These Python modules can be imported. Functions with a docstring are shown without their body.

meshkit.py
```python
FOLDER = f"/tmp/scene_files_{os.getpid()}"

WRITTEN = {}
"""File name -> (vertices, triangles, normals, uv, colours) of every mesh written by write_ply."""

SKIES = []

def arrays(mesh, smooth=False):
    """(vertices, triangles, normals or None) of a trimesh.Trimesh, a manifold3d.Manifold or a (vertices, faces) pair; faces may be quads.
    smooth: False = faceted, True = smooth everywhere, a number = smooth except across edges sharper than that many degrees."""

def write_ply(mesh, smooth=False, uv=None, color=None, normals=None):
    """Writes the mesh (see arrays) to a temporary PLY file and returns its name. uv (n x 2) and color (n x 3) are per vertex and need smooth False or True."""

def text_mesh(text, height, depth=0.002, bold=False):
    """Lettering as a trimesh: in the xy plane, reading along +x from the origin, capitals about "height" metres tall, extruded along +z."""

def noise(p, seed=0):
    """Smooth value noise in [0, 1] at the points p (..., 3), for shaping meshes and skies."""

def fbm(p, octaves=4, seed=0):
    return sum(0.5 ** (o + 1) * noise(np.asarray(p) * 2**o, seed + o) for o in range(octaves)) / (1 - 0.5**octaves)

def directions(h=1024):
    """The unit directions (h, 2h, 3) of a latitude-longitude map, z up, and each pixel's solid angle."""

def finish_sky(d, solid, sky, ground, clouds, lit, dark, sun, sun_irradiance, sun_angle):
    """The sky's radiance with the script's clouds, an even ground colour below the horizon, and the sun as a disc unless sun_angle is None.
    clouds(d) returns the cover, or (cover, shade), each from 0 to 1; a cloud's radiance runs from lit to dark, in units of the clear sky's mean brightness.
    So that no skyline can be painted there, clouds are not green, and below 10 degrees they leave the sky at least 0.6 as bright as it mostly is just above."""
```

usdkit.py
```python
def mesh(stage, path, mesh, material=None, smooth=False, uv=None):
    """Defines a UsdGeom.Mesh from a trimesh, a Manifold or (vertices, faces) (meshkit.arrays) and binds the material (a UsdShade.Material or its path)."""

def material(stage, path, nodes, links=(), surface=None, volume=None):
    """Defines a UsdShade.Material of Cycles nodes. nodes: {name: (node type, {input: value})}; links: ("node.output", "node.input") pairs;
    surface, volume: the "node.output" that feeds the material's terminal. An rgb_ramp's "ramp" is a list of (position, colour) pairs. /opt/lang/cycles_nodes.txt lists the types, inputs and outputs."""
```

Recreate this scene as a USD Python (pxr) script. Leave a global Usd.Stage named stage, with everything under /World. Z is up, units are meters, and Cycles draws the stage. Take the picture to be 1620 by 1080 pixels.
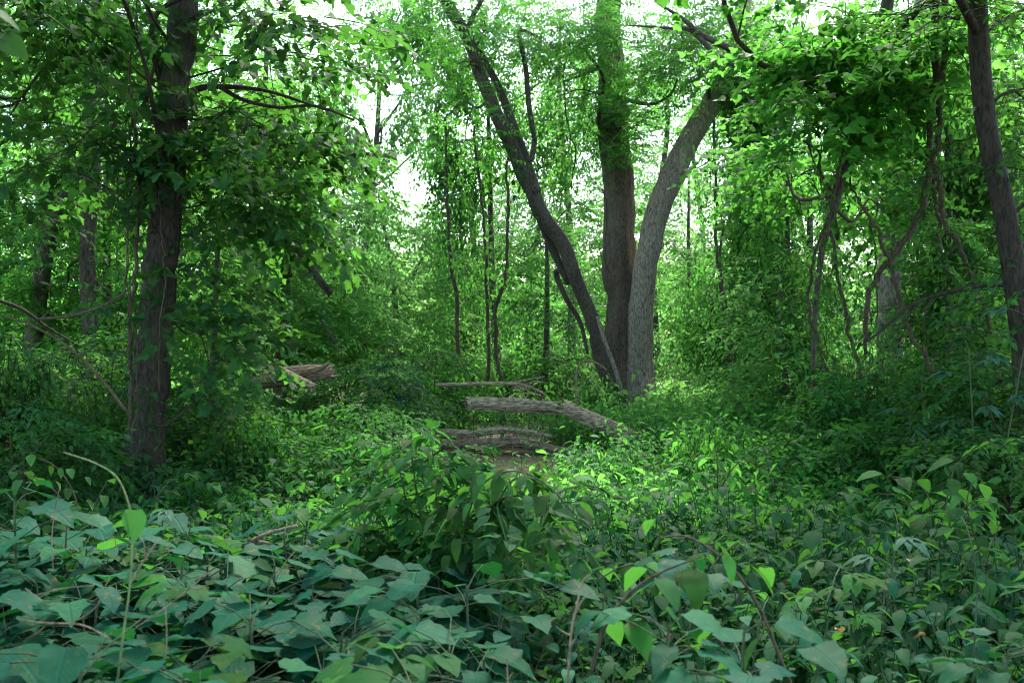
import math, random
import numpy as np
import trimesh
import usdkit, meshkit
from pxr import Usd, UsdGeom, UsdLux, UsdShade, Gf, Sdf, Vt

stage = Usd.Stage.CreateInMemory()
UsdGeom.SetStageUpAxis(stage, UsdGeom.Tokens.z)
UsdGeom.SetStageMetersPerUnit(stage, 1.0)
UsdGeom.Xform.Define(stage, '/World')
UsdGeom.Scope.Define(stage, '/World/Looks')

# ------------------------------------------------------------------ camera, sky, sun, exposure
EYE = 1.65
FPX = 1575.0                      # focal length in pixels of the 1620 px wide photograph
cam = UsdGeom.Camera.Define(stage, '/World/camera')
cam.AddTranslateOp().Set((0, 0, EYE))
cam.AddRotateXOp().Set(90.0)
cam.CreateHorizontalApertureAttr(36.0)
cam.CreateFocalLengthAttr(36.0 * FPX / 1620.0)
cam.CreateFStopAttr(6.0)
cam.CreateFocusDistanceAttr(9.0)
cam.CreateClippingRangeAttr((0.05, 2000.0))
cam.CreateExposureAttr(2.5)

SUN_AZ, SUN_EL = math.radians(14), math.radians(52)     # azimuth from +y towards +x
usdkit.material(stage, '/World/Looks/sky_air', {
    'sky': ('sky_texture', {'sky_type': 'single_scattering', 'sun_disc': False, 'sun_elevation': SUN_EL, 'sun_rotation': SUN_AZ,
                            'air_density': 1.0, 'aerosol_density': 2.5, 'ozone_density': 1.0}),
    'bg': ('background_shader', {'strength': 0.13})},
    [('sky.color', 'bg.color')], surface='bg.background')
dome = UsdLux.DomeLight.Define(stage, '/World/sky')
UsdShade.MaterialBindingAPI.Apply(dome.GetPrim()).Bind(UsdShade.Material.Get(stage, '/World/Looks/sky_air'))
dome.GetPrim().SetCustomDataByKey('kind', 'structure')
sun = UsdLux.DistantLight.Define(stage, '/World/sun')
sun.CreateNormalizeAttr(True)
sun.CreateIntensityAttr(1.0)
sun.CreateAngleAttr(14.0)
sun.CreateColorAttr((1.0, 0.95, 0.86))
sun.AddRotateZOp().Set(-math.degrees(SUN_AZ))
sun.AddRotateXOp().Set(-(90 - math.degrees(SUN_EL)))

# ------------------------------------------------------------------ helpers
PI = math.pi
R = np.random.default_rng(7)
USED = {}

def P(px, py, d):
    """The point at the distance d (along y) that the photograph shows at the pixel (px, py)."""
    return np.array([(px - 810) / FPX * d, d, EYE - (py - 540) / FPX * d])

def free(path):
    n = USED.get(path, 0)
    USED[path] = n + 1
    return path if n == 0 else f'{path}_{n:03d}'

def tag(prim, label=None, cat=None, group=None, kind=None):
    for k, v in (('label', label), ('category', cat), ('group', group), ('kind', kind)):
        if v:
            prim.SetCustomDataByKey(k, v)

def thing(name, label, cat, loc=None, group=None, root='/World'):
    x = UsdGeom.Xform.Define(stage, free(f'{root}/{name}'))
    if loc is not None:
        x.AddTranslateOp().Set(tuple(float(c) for c in loc))
    tag(x.GetPrim(), label, cat, group)
    ORI[x.GetPath()] = np.array(loc if loc is not None else (0, 0, 0), float)
    return x.GetPrim()

ORI = {}
def origin(prim):
    return ORI.get(prim.GetPath(), np.zeros(3))

def part(parent, name, mesh, mat, smooth=False, uv=None, label=None, kind=None, world=True):
    """A mesh under a thing (its vertices given in world coordinates) or, with parent None, under /World."""
    path = free(f"{parent.GetPath() if parent else '/World'}/{name}")
    if isinstance(mesh, tuple) and len(mesh) == 3:
        mesh, uv = (mesh[0], mesh[1]), mesh[2]
    if parent is not None and world:
        o = origin(parent)
        if np.abs(o).max() > 0:
            if isinstance(mesh, tuple):
                mesh = (np.asarray(mesh[0]) - o, mesh[1])
            else:
                mesh = mesh.copy(); mesh.apply_translation(-o)
    m = usdkit.mesh(stage, path, mesh, f'/World/Looks/{mat}', smooth=smooth, uv=uv)
    tag(m.GetPrim(), label, kind=kind)
    return m.GetPrim()

def join(ms):
    """Joins (vertices, faces, uv) triples."""
    vs, fs, us, n = [], [], [], 0
    for v, f, u in ms:
        vs.append(v); fs.append(np.asarray(f) + n); us.append(u); n += len(v)
    return np.vstack(vs), np.vstack(fs), np.vstack(us)

def rot(yaw=0, pitch=0, roll=0):
    cy, sy, cp, sp, cr, sr = math.cos(yaw), math.sin(yaw), math.cos(pitch), math.sin(pitch), math.cos(roll), math.sin(roll)
    return (np.array([[cy, -sy, 0], [sy, cy, 0], [0, 0, 1]]) @ np.array([[1, 0, 0], [0, cp, -sp], [0, sp, cp]]) @ np.array([[cr, 0, sr], [0, 1, 0], [-sr, 0, cr]]))

def place(m, r=None, s=1.0, t=(0, 0, 0)):
    v, f, u = m
    v = v * s
    if r is not None:
        v = v @ r.T
    return v + np.asarray(t), f, u

def spline(pts, n):
    """Catmull-Rom through the points, n samples."""
    p = np.asarray(pts, float)
    if len(p) == 2:
        return p[0] + (p[1] - p[0]) * np.linspace(0, 1, n)[:, None]
    q = np.vstack([2 * p[0] - p[1], p, 2 * p[-1] - p[-2]])
    t = np.linspace(0, len(p) - 1 - 1e-9, n)
    i = t.astype(int); u = (t - i)[:, None]
    a, b, c, d = q[i], q[i + 1], q[i + 2], q[i + 3]
    return 0.5 * (2 * b + (c - a) * u + (2 * a - 5 * b + 4 * c - d) * u ** 2 + (3 * b - a - 3 * c + d) * u ** 3)

def tube(pts, radii, sides=8, rough=0.0, freq=3.0, seed=0, cap=True, ridge=0.0):
    """A tapering limb along the points; rough and ridge push its surface in and out."""
    p = np.asarray(pts, float); n = len(p)
    rad = np.interp(np.linspace(0, 1, n), np.linspace(0, 1, len(np.atleast_1d(radii))), np.atleast_1d(radii)) if np.size(radii) > 1 else np.full(n, float(radii))
    t = np.gradient(p, axis=0); t /= np.linalg.norm(t, axis=1, keepdims=True) + 1e-12
    a = np.zeros_like(p)
    ref = np.array([1.0, 0, 0]) if abs(t[0][0]) < 0.9 else np.array([0, 1.0, 0])
    for i in range(n):
        ref = ref - t[i] * (ref @ t[i]); ref /= np.linalg.norm(ref); a[i] = ref
    b = np.cross(t, a)
    ang = np.arange(sides) * 2 * PI / sides
    dirs = np.cos(ang)[None, :, None] * a[:, None] + np.sin(ang)[None, :, None] * b[:, None]
    rr = np.repeat(rad[:, None], sides, 1)
    if rough or ridge:
        s = np.concatenate([[0], np.cumsum(np.linalg.norm(np.diff(p, axis=0), axis=1))])
        c = np.stack([np.cos(ang)[None, :] * freq * np.ones((n, 1)), np.sin(ang)[None, :] * freq * np.ones((n, 1)), s[:, None] * 0.9 * np.ones((1, sides))], -1)
        k = 1 + rough * (meshkit.fbm(c * 0.5, 3, seed) - 0.5) * 2
        if ridge:
            c2 = c * np.array([3.0, 3.0, 1.7])
            k = k + ridge * (np.abs(meshkit.fbm(c2, 3, seed + 5) - 0.5) * 4 - 0.5)
            k = k + ridge * 1.2 * (meshkit.fbm(c * np.array([1.1, 1.1, .25]) + 31.7, 2, seed + 9) - 0.5) * 2
        rr = rr * k
    v = (p[:, None] + rr[..., None] * dirs).reshape(-1, 3)
    i, j = np.meshgrid(np.arange(n - 1), np.arange(sides), indexing='ij')
    j2 = (j + 1) % sides
    f = np.vstack([np.stack([i * sides + j, i * sides + j2, (i + 1) * sides + j2], -1).reshape(-1, 3), np.stack([i * sides + j, (i + 1) * sides + j2, (i + 1) * sides + j], -1).reshape(-1, 3)])
    if cap:
        k = len(v)
        v = np.vstack([v, p[0], p[-1]])
        jj = np.arange(sides); j3 = (jj + 1) % sides
        f = np.vstack([f, np.stack([np.full(sides, k), j3, jj], 1), np.stack([np.full(sides, k + 1), (n - 1) * sides + jj, (n - 1) * sides + j3], 1)])
    return v, f, np.zeros((len(v), 2))

def norm(v):
    v = np.asarray(v, float)
    return v / (np.linalg.norm(v) + 1e-12)

# ------------------------------------------------------------------ leaves (base at the origin, along +y, face up)
def half_width(kind, t):
    if kind == 'ovate':
        return np.sin(PI * t ** 0.72) ** 0.9 * (1 - 0.25 * t)
    if kind == 'lance':
        return np.sin(PI * t ** 0.85) ** 1.15
    if kind == 'heart':
        return np.sin(PI * np.clip(t * 0.93 + 0.07, 0, 1) ** 0.62) ** 0.85
    return np.sin(PI * t)

def strip_leaf(kind, L, W, seg=6, fold=0.25, droop=0.25, serr=0.0, wave=0.0, seed=0):
    """A blade of seg strips on either side of its midrib."""
    rr = np.random.default_rng(seed)
    t = np.linspace(0, 1, seg + 1)
    w = half_width(kind, t) * W / 2
    w[0] = max(w[0], 0.0) + W * 0.02; w[-1] = 0
    bend = droop * L * t ** 1.8
    y = L * t * (1 - 0.18 * droop * t)
    vs, us = [], []
    for i in range(seg + 1):
        k = 1 + (serr * (1 if i % 2 else -1) if 0 < i < seg else 0)
        wv = wave * W * (rr.random(2) - 0.5)
        for sgn in ((-1, 0, 1) if i < seg else (0,)):
            x = sgn * w[i] * k
            z = fold * abs(x) - bend[i] + (wv[0] if sgn < 0 else wv[1] if sgn > 0 else 0)
            vs.append((x, y[i] + (0.05 * L * serr if sgn else 0), z)); us.append((0.5 + 0.5 * sgn * (w[i] / (W / 2)), t[i]))
    f = []
    for i in range(seg):
        a = 3 * i
        if i < seg - 1:
            f += [(a, a + 1, a + 4), (a, a + 4, a + 3), (a + 1, a + 2, a + 5), (a + 1, a + 5, a + 4)]
        else:
            f += [(a, a + 1, a + 3), (a + 1, a + 2, a + 3)]
    return np.array(vs), np.array(f), np.array(us)

LOBES = {'grape': [(0.0, 0.0), (-.16, -.10), (-.36, -.06), (-.47, .12), (-.40, .22), (-.52, .42), (-.40, .47), (-.30, .50), (-.24, .70), (-.12, .82), (0, 1.0)],
         'maple': [(0.0, 0.0), (-.14, -.03), (-.36, -.08), (-.30, .10), (-.56, .26), (-.44, .36), (-.50, .52), (-.24, .48), (-.20, .66), (-.22, .76), (-.09, .80), (0, 1.0)],
         'few': [(0, 0), (-.25, .0), (-.50, .30), (-.24, .46), (-.22, .74), (0, 1.0)]}

def lobed_leaf(kind, L, W, fold=0.2, droop=0.3, cup=0.0, seed=0, ripple=0.0):
    rr = np.random.default_rng(seed)
    o = np.array(LOBES[kind]); n = len(o)
    left = o * [W, L]; right = left * [-1, 1]
    mid = np.stack([np.zeros(n), np.clip(left[:, 1], 0, None) * 0.96 + 0.02 * L * np.arange(n) / n], 1)
    pts = np.vstack([left, right, mid])
    z = fold * np.abs(pts[:, 0]) - droop * L * np.clip(pts[:, 1] / L, 0, 1) ** 1.8 - cup * (pts[:, 0] / W) ** 2 * W * 2
    z = z + ripple * L * (rr.random(len(z)) - 0.5) * (np.abs(pts[:, 0]) > 0.1 * W)
    v = np.column_stack([pts, z])
    f = []
    for i in range(n - 1):
        f += [(i, 2 * n + i, 2 * n + i + 1), (i, 2 * n + i + 1, i + 1), (n + i, n + i + 1, 2 * n + i + 1), (n + i, 2 * n + i + 1, 2 * n + i)]
    return v, np.array(f), np.column_stack([pts[:, 0] / W + 0.5, pts[:, 1] / L])

# far leaves: few triangles
def far_leaf(kind, L, W, rr):
    d = rr.uniform(0.05, 0.35); fo = rr.uniform(0.0, 0.35)
    if kind == 'maple':
        return lobed_leaf('few', L, W, fo, d)
    return strip_leaf('ovate' if kind == 'ovate' else 'lance', L, W, 3, fo, d)

# ------------------------------------------------------------------ sprays: a twig and the leaves on it, one mesh; u of the twig is -1
def spray(kind, seed, L=0.8, leaf=0.10, n=24):
    rr = np.random.default_rng(seed)
    ms = []
    if kind in ('maple', 'ovate', 'lance'):
        axis = spline([(0, 0, 0), (rr.uniform(-.06, .06), L * .5, rr.uniform(-.03, .06)), (rr.uniform(-.12, .12), L, rr.uniform(-.18, -.02))], 6)
        ms.append(tube(axis, [0.006, 0.002], 3, cap=False))
        for k in range(n):
            t = 0.12 + 0.88 * (k + rr.random()) / n
            base = np.array([np.interp(t, np.linspace(0, 1, 6), axis[:, c]) for c in range(3)])
            side = (-1 if k % 2 else 1)
            off = rr.uniform(0.02, 0.26) * (1 - 0.6 * t) * L
            yaw = -side * rr.uniform(0.5, 1.5)
            dirv = np.array([-math.sin(yaw), math.cos(yaw), rr.uniform(-.35, .15)])
            pt = base + dirv * off
            s = rr.uniform(0.65, 1.2)
            lf = far_leaf(kind, leaf * s, leaf * s * (1.0 if kind == 'maple' else 0.55 if kind == 'ovate' else 0.32), rr)
            ms.append(place(lf, rot(yaw + rr.uniform(-.5, .5), rr.uniform(-.75, .25), rr.uniform(-.6, .6)), 1, pt))
    elif kind == 'pendant':
        axis = spline([(0, 0, 0), (rr.uniform(-.08, .08), rr.uniform(-.08, .08), -L * .5), (rr.uniform(-.12, .12), rr.uniform(-.1, .1), -L)], 6)
        ms.append(tube(axis, [0.005, 0.002], 3, cap=False))
        for k in range(n):
            t = (k + rr.random()) / n
            base = np.array([np.interp(t, np.linspace(0, 1, 6), axis[:, c]) for c in range(3)])
            yaw = rr.uniform(0, 2 * PI); s = rr.uniform(0.6, 1.2)
            pt = base + np.array([-math.sin(yaw), math.cos(yaw), -0.2]) * rr.uniform(0.02, 0.22) * (1 - .5 * t)
            lf = far_leaf('ovate' if rr.random() < .6 else 'maple', leaf * s, leaf * s * rr.uniform(.55, .8), rr)
            ms.append(place(lf, rot(yaw, rr.uniform(-1.35, -.35), rr.uniform(-.5, .5)), 1, pt))
    elif kind == 'feather':
        for q in range(5):
            yaw0 = rr.uniform(-1.1, 1.1)
            base0 = np.array([0, L * 0.15 * q, 0]); dirv = np.array([-math.sin(yaw0), math.cos(yaw0), rr.uniform(-.3, .05)])
            ll = L * rr.uniform(.45, .7)
            ms.append(tube(np.array([base0, base0 + dirv * ll * .5 - [0, 0, .01], base0 + dirv * ll - [0, 0, .06]]), [0.004, 0.0015], 3, cap=False))
            m = max(4, n // 5)
            for k in range(m):
                t = .2 + .8 * k / m; side = -1 if k % 2 else 1
                pt = base0 + dirv * ll * t - np.array([0, 0, .06 * t * t])
                s = rr.uniform(.7, 1.15)
                lf = far_leaf('lance', leaf * s, leaf * s * .4, rr)
                ms.append(place(lf, rot(yaw0 - side * rr.uniform(.8, 1.2), rr.uniform(-.6, .1), rr.uniform(-.5, .5)), 1, pt))
    return join(ms)

def scatter(parent, name, protos, mat, pos, yaw, pitch, roll, scale, which, label=None, kind='stuff', group=None, cat=None):
    """Many copies of a few sprays as one part (or, with parent None, one thing that nobody could count)."""
    path = free(f"{parent.GetPath() if parent else '/World'}/{name}")
    pi = UsdGeom.PointInstancer.Define(stage, path)
    o = origin(parent) if parent else np.zeros(3)
    for k, m in enumerate(protos):
        p = usdkit.mesh(stage, f'{path}/leaf_spray_{k:03d}' if k else f'{path}/leaf_spray', (m[0], m[1]), f'/World/Looks/{mat}', uv=m[2])
        pi.CreatePrototypesRel().AddTarget(p.GetPath())
    n = len(pos)
    pi.CreateProtoIndicesAttr(Vt.IntArray.FromNumpy(np.asarray(which, np.int32)))
    pi.CreatePositionsAttr(Vt.Vec3fArray.FromNumpy((np.asarray(pos) - o).astype(np.float32)))
    cy, sy, cp, sp, cr, sr = (g(np.asarray(a) / 2) for a in (yaw, pitch, roll) for g in (np.cos, np.sin))
    # q = qz * qx * qy
    w1, x1, y1, z1 = cy * cp, cy * sp, sy * sp, sy * cp
    qw, qx, qy, qz = w1 * cr - y1 * sr, x1 * cr - z1 * sr, y1 * cr + w1 * sr, z1 * cr + x1 * sr
    pi.CreateOrientationsAttr(Vt.QuathArray([Gf.Quath(float(a), float(b), float(c), float(d)) for a, b, c, d in zip(qw, qx, qy, qz)]))
    pi.CreateScalesAttr(Vt.Vec3fArray.FromNumpy(np.repeat(np.asarray(scale)[:, None], 3, 1).astype(np.float32)))
    tag(pi.GetPrim(), label, cat, group, kind)
    return pi.GetPrim()

def ball(rr, n, shell=0.35):
    d = rr.normal(size=(n, 3)); d /= np.linalg.norm(d, axis=1, keepdims=True)
    return d * (shell + (1 - shell) * rr.random((n, 1)) ** (1 / 2.2))

DENS = 2.3
def foliage(parent, clusters, kind, mat, seed, dens=None, leaf=0.10, L=0.8, n=24, thr=0.40, freq=0.9, name='crown', nproto=3, down=0.0, label=None, smin=0.7, smax=1.25):
    """Sprays through the clusters' ellipsoids [(centre, radii, count)]; noise leaves gaps and makes clumps."""
    rr = np.random.default_rng(seed)
    pos, out = [], []
    for c, rad, cnt in clusters:
        cnt = cnt * (dens or DENS)
        q = ball(rr, int(cnt * 2.6))
        p = np.asarray(c) + q * np.asarray(rad)
        keep = meshkit.fbm(p * freq, 2, seed % 97) > thr
        p, q = p[keep][:int(cnt)], q[keep][:int(cnt)]
        pos.append(p); out.append(q)
    pos, out = np.vstack(pos), np.vstack(out); m = len(pos)
    yaw = np.arctan2(-out[:, 0], out[:, 1]) + rr.normal(0, .8, m)
    pitch = rr.uniform(-.7, .35, m) - down
    if kind == 'pendant':
        yaw, pitch = rr.uniform(0, 2 * PI, m), rr.normal(0, .15, m)
    roll = rr.uniform(-.4, .4, m)
    protos = [spray(kind, seed * 13 + k, L, leaf, n) for k in range(nproto)]
    return scatter(parent, name, protos, mat, pos, yaw, pitch, roll, rr.uniform(smin, smax, m), rr.integers(0, nproto, m), label=label)

# ------------------------------------------------------------------ materials
def leaf_mat(name, cols, trans=(0.12, 0.32, 0.03), tfac=0.42, rough=0.5, spec=0.35, twig=(0.07, 0.05, 0.035), hue=0.02, val=0.35, vein=0.0, patch=0.0):
    n = {'g': ('geometry', {}), 'oi': ('object_info', {}), 'tc': ('texture_coordinate', {}),
         'add': ('math', {'math_type': 'add'}), 'fr': ('math', {'math_type': 'fraction'}),
         'ramp': ('rgb_ramp', {'ramp': [(i / (len(cols) - 1), c) for i, c in enumerate(cols)]}),
         'oh': ('map_range', {'from_min': 0.0, 'from_max': 1.0, 'to_min': 0.5 - hue, 'to_max': 0.5 + hue}),
         'ov': ('map_range', {'from_min': 0.0, 'from_max': 1.0, 'to_min': 1 - val, 'to_max': 1 + val}),
         'hs': ('hsv', {}),
         'nz': ('noise_texture', {'scale': 45.0, 'detail': 3.0}), 'nr': ('map_range', {'from_min': 0.3, 'from_max': 0.7, 'to_min': 0.82, 'to_max': 1.15}),
         'mul': ('mix', {'mix_type': 'multiply', 'fac': 1.0}),
         # v of the blade's texture coordinates: u from 0 to 1 across, twigs carry u = v = 0
         'sx': ('separate_xyz', {}),
         'ab': ('math', {'math_type': 'subtract', 'value2': 0.5}), 'abs': ('math', {'math_type': 'absolute'}),
         'rib': ('map_range', {'from_min': 0.015, 'from_max': 0.05, 'to_min': 1.0, 'to_max': 0.0, 'clamp': True}),
         'sv': ('math', {'math_type': 'multiply_add', 'value2': 0.9}), 'sv2': ('math', {'math_type': 'multiply', 'value2': 9.0}), 'svf': ('math', {'math_type': 'fraction'}),
         'svm': ('map_range', {'from_min': 0.0, 'from_max': 0.13, 'to_min': 0.7, 'to_max': 0.0, 'clamp': True}),
         'vmax': ('math', {'math_type': 'maximum'}), 'vst': ('math', {'math_type': 'multiply', 'value2': vein}),
         'vmix': ('mix', {'mix_type': 'mix', 'color2': tuple(min(1, c * 1.6 + 0.006) for c in cols[len(cols) // 2])}),
         'wn': ('noise_texture', {'scale': 26.0, 'detail': 4.0, 'roughness': 0.65}), 'wr': ('map_range', {'from_min': 0.60, 'from_max': 0.68, 'to_min': 0.0, 'to_max': 0.8, 'clamp': True}),
         'wm': ('mix', {'mix_type': 'mix', 'color2': (0.11, 0.085, 0.03)}),
         'bump': ('bump', {'strength': 0.35, 'distance': 0.004, 'invert': True}),
         'tcol': ('mix', {'mix_type': 'multiply', 'fac': 1.0, 'color1': trans}),
         'tb': ('map_range', {'from_min': 0.0, 'from_max': 1.0, 'to_min': 0.6, 'to_max': 1.3}),
         'p': ('principled_bsdf', {'roughness': rough + 0.1, 'specular_ior_level': spec}),
         't': ('translucent_bsdf', {}), 'mx': ('mix_closure', {'fac': tfac})}
    l = [('g.random_per_island', 'add.value1'), ('oi.random', 'add.value2'), ('add.value', 'fr.value1'), ('fr.value', 'ramp.fac'),
         ('oi.random', 'oh.value'), ('fr.value', 'ov.value'), ('oh.result', 'hs.hue'), ('ov.result', 'hs.value'), ('ramp.color', 'hs.color'),
         ('g.position', 'nz.vector'), ('nz.fac', 'nr.value'), ('hs.color', 'mul.color1'), ('nr.result', 'mul.color2'),
         ('fr.value', 'tb.value'), ('tb.result', 'tcol.color2'), ('tcol.color', 't.color'),
         ('p.BSDF', 'mx.closure1'), ('t.BSDF', 'mx.closure2')]
    if vein:
        l += [('tc.UV', 'sx.vector'), ('sx.x', 'ab.value1'), ('ab.value', 'abs.value1'), ('abs.value', 'rib.value'),
              ('abs.value', 'sv.value1'), ('sx.y', 'sv.value3'), ('sv.value', 'sv2.value1'), ('sv2.value', 'svf.value1'), ('svf.value', 'svm.value'),
              ('rib.result', 'vmax.value1'), ('svm.result', 'vmax.value2'), ('vmax.value', 'vst.value1'), ('vst.value', 'vmix.fac'), ('mul.color', 'vmix.color1'),
              ('vmix.color', 'wm.color1'), ('g.position', 'wn.vector'), ('wn.fac', 'wr.value'), ('wr.result', 'wm.fac'), ('wm.color', 'p.base_color'), ('vmax.value', 'bump.height'), ('bump.normal', 'p.normal')]
        n['sv'][1]['value2'] = -0.9
    else:
        for k in ('tc', 'sx', 'ab', 'abs', 'rib', 'sv', 'sv2', 'svf', 'svm', 'vmax', 'vst', 'vmix', 'bump', 'wn', 'wr', 'wm'):
            n.pop(k)
        n.pop('nz'); n.pop('nr'); n.pop('mul')
        l = [x for x in l if not any(y.split('.')[0] in ('nz', 'nr', 'mul') for y in x)] + [('hs.color', 'p.base_color')]
    usdkit.material(stage, f'/World/Looks/{name}', n, l, surface='mx.closure')

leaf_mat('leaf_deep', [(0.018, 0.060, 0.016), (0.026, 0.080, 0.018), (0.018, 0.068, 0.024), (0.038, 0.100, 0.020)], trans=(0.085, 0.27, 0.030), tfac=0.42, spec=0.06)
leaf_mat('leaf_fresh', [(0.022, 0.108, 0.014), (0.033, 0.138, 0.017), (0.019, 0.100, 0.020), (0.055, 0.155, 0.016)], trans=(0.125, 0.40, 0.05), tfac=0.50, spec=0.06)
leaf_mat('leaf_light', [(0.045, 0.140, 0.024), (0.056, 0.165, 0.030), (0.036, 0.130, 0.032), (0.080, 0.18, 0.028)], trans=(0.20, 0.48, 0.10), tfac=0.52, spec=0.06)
leaf_mat('leaf_cool', [(0.005, 0.060, 0.029), (0.007, 0.074, 0.034), (0.004, 0.056, 0.031), (0.016, 0.084, 0.026)], trans=(0.03, 0.22, 0.035), tfac=0.18, rough=0.5, spec=0.06, vein=0.4, val=0.22)
leaf_mat('leaf_green', [(0.014, 0.075, 0.012), (0.020, 0.092, 0.014), (0.013, 0.072, 0.017), (0.034, 0.115, 0.014)], trans=(0.085, 0.31, 0.035), tfac=0.36, rough=0.5, spec=0.06, vein=0.16, val=0.3)
leaf_mat('leaf_pale', [(0.020, 0.085, 0.045), (0.025, 0.095, 0.05), (0.018, 0.08, 0.042), (0.03, 0.10, 0.048)], trans=(0.06, 0.22, 0.06), tfac=0.22, rough=0.5, spec=0.08, vein=0.3, val=0.15)
leaf_mat('leaf_lime', [(0.028, 0.12, 0.024), (0.034, 0.135, 0.027)], trans=(0.06, 0.22, 0.03), tfac=0.35, spec=0.2, vein=0.2, val=0.12)
leaf_mat('leaf_brown', [(0.22, 0.10, 0.05), (0.16, 0.085, 0.045), (0.27, 0.16, 0.08)], trans=(0.3, 0.15, 0.06), tfac=0.2, spec=0.2, vein=0.25, val=0.2)

def bark(name, dark, light, scale=1.0, strength=0.7, moss=0.0, dist=0.045, along=(11, 11, 3.0)):
    n = {'g': ('geometry', {}), 'mp': ('mapping', {'scale': tuple(a * scale for a in along)}), 'mp2': ('mapping', {'scale': (2.2, 2.2, 0.7)}),
         'n1': ('noise_texture', {'scale': 2.2, 'detail': 6.0, 'roughness': 0.65, 'distortion': 0.4}), 'n2': ('noise_texture', {'scale': 1.6, 'detail': 3.0}),
         'n3': ('noise_texture', {'scale': 38.0, 'detail': 3.0}),
         'r': ('rgb_ramp', {'ramp': [(0.0, tuple(c * 0.35 for c in dark)), (0.40, dark), (0.56, light), (1.0, tuple(min(1, c * 1.25) for c in light))]}),
         'm2': ('map_range', {'from_min': 0.3, 'from_max': 0.7, 'to_min': 0.75, 'to_max': 1.2}), 'mul': ('mix', {'mix_type': 'multiply', 'fac': 1.0}),
         'mr': ('map_range', {'from_min': 0.52, 'from_max': 0.66, 'to_min': 0.0, 'to_max': moss, 'clamp': True}), 'mm': ('mix', {'mix_type': 'mix', 'color2': (0.07, 0.11, 0.05)}),
         'ad': ('math', {'math_type': 'multiply_add', 'value2': 0.25}),
         'b': ('bump', {'strength': strength, 'distance': dist}), 'p': ('principled_bsdf', {'roughness': 0.85, 'specular_ior_level': 0.25})}
    l = [('g.position', 'mp.vector'), ('g.position', 'mp2.vector'), ('mp.vector', 'n1.vector'), ('mp2.vector', 'n2.vector'), ('g.position', 'n3.vector'),
         ('n1.fac', 'r.fac'), ('n2.fac', 'm2.value'), ('r.color', 'mul.color1'), ('m2.result', 'mul.color2'),
         ('n2.fac', 'mr.value'), ('mr.result', 'mm.fac'), ('mul.color', 'mm.color1'), ('mm.color', 'p.base_color'),
         ('n3.fac', 'ad.value1'), ('n1.fac', 'ad.value3'), ('ad.value', 'b.height'), ('b.normal', 'p.normal')]
    usdkit.material(stage, f'/World/Looks/{name}', n, l, surface='p.BSDF')

bark('bark_dark', (0.014, 0.0105, 0.006), (0.043, 0.034, 0.021), 1.9, 0.8, 0.25)
bark('bark_grey', (0.048, 0.035, 0.021), (0.120, 0.090, 0.057), 1.9, 0.8, 0.25)
bark('bark_slate', (0.030, 0.025, 0.016), (0.085, 0.070, 0.047), 2.2, 0.6, 0.2)
bark('bark_pale', (0.10, 0.080, 0.052), (0.28, 0.232, 0.165), 1.7, 0.6, 0.15)
bark('bark_log', (0.10, 0.078, 0.046), (0.38, 0.315, 0.20), 1.5, 0.9, 0.10, along=(4, 13, 15))
bark('bark_vine', (0.024, 0.018, 0.008), (0.068, 0.052, 0.026), 2.5, 0.6, 0.1, 0.01)
bark('dead_wood', (0.080, 0.056, 0.036), (0.24, 0.178, 0.118), 1.5, 0.9, 0.2, along=(4, 13, 15))
bark('dry_twig', (0.085, 0.062, 0.034), (0.20, 0.152, 0.088), 3.0, 0.4, 0.0, 0.005)
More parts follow.
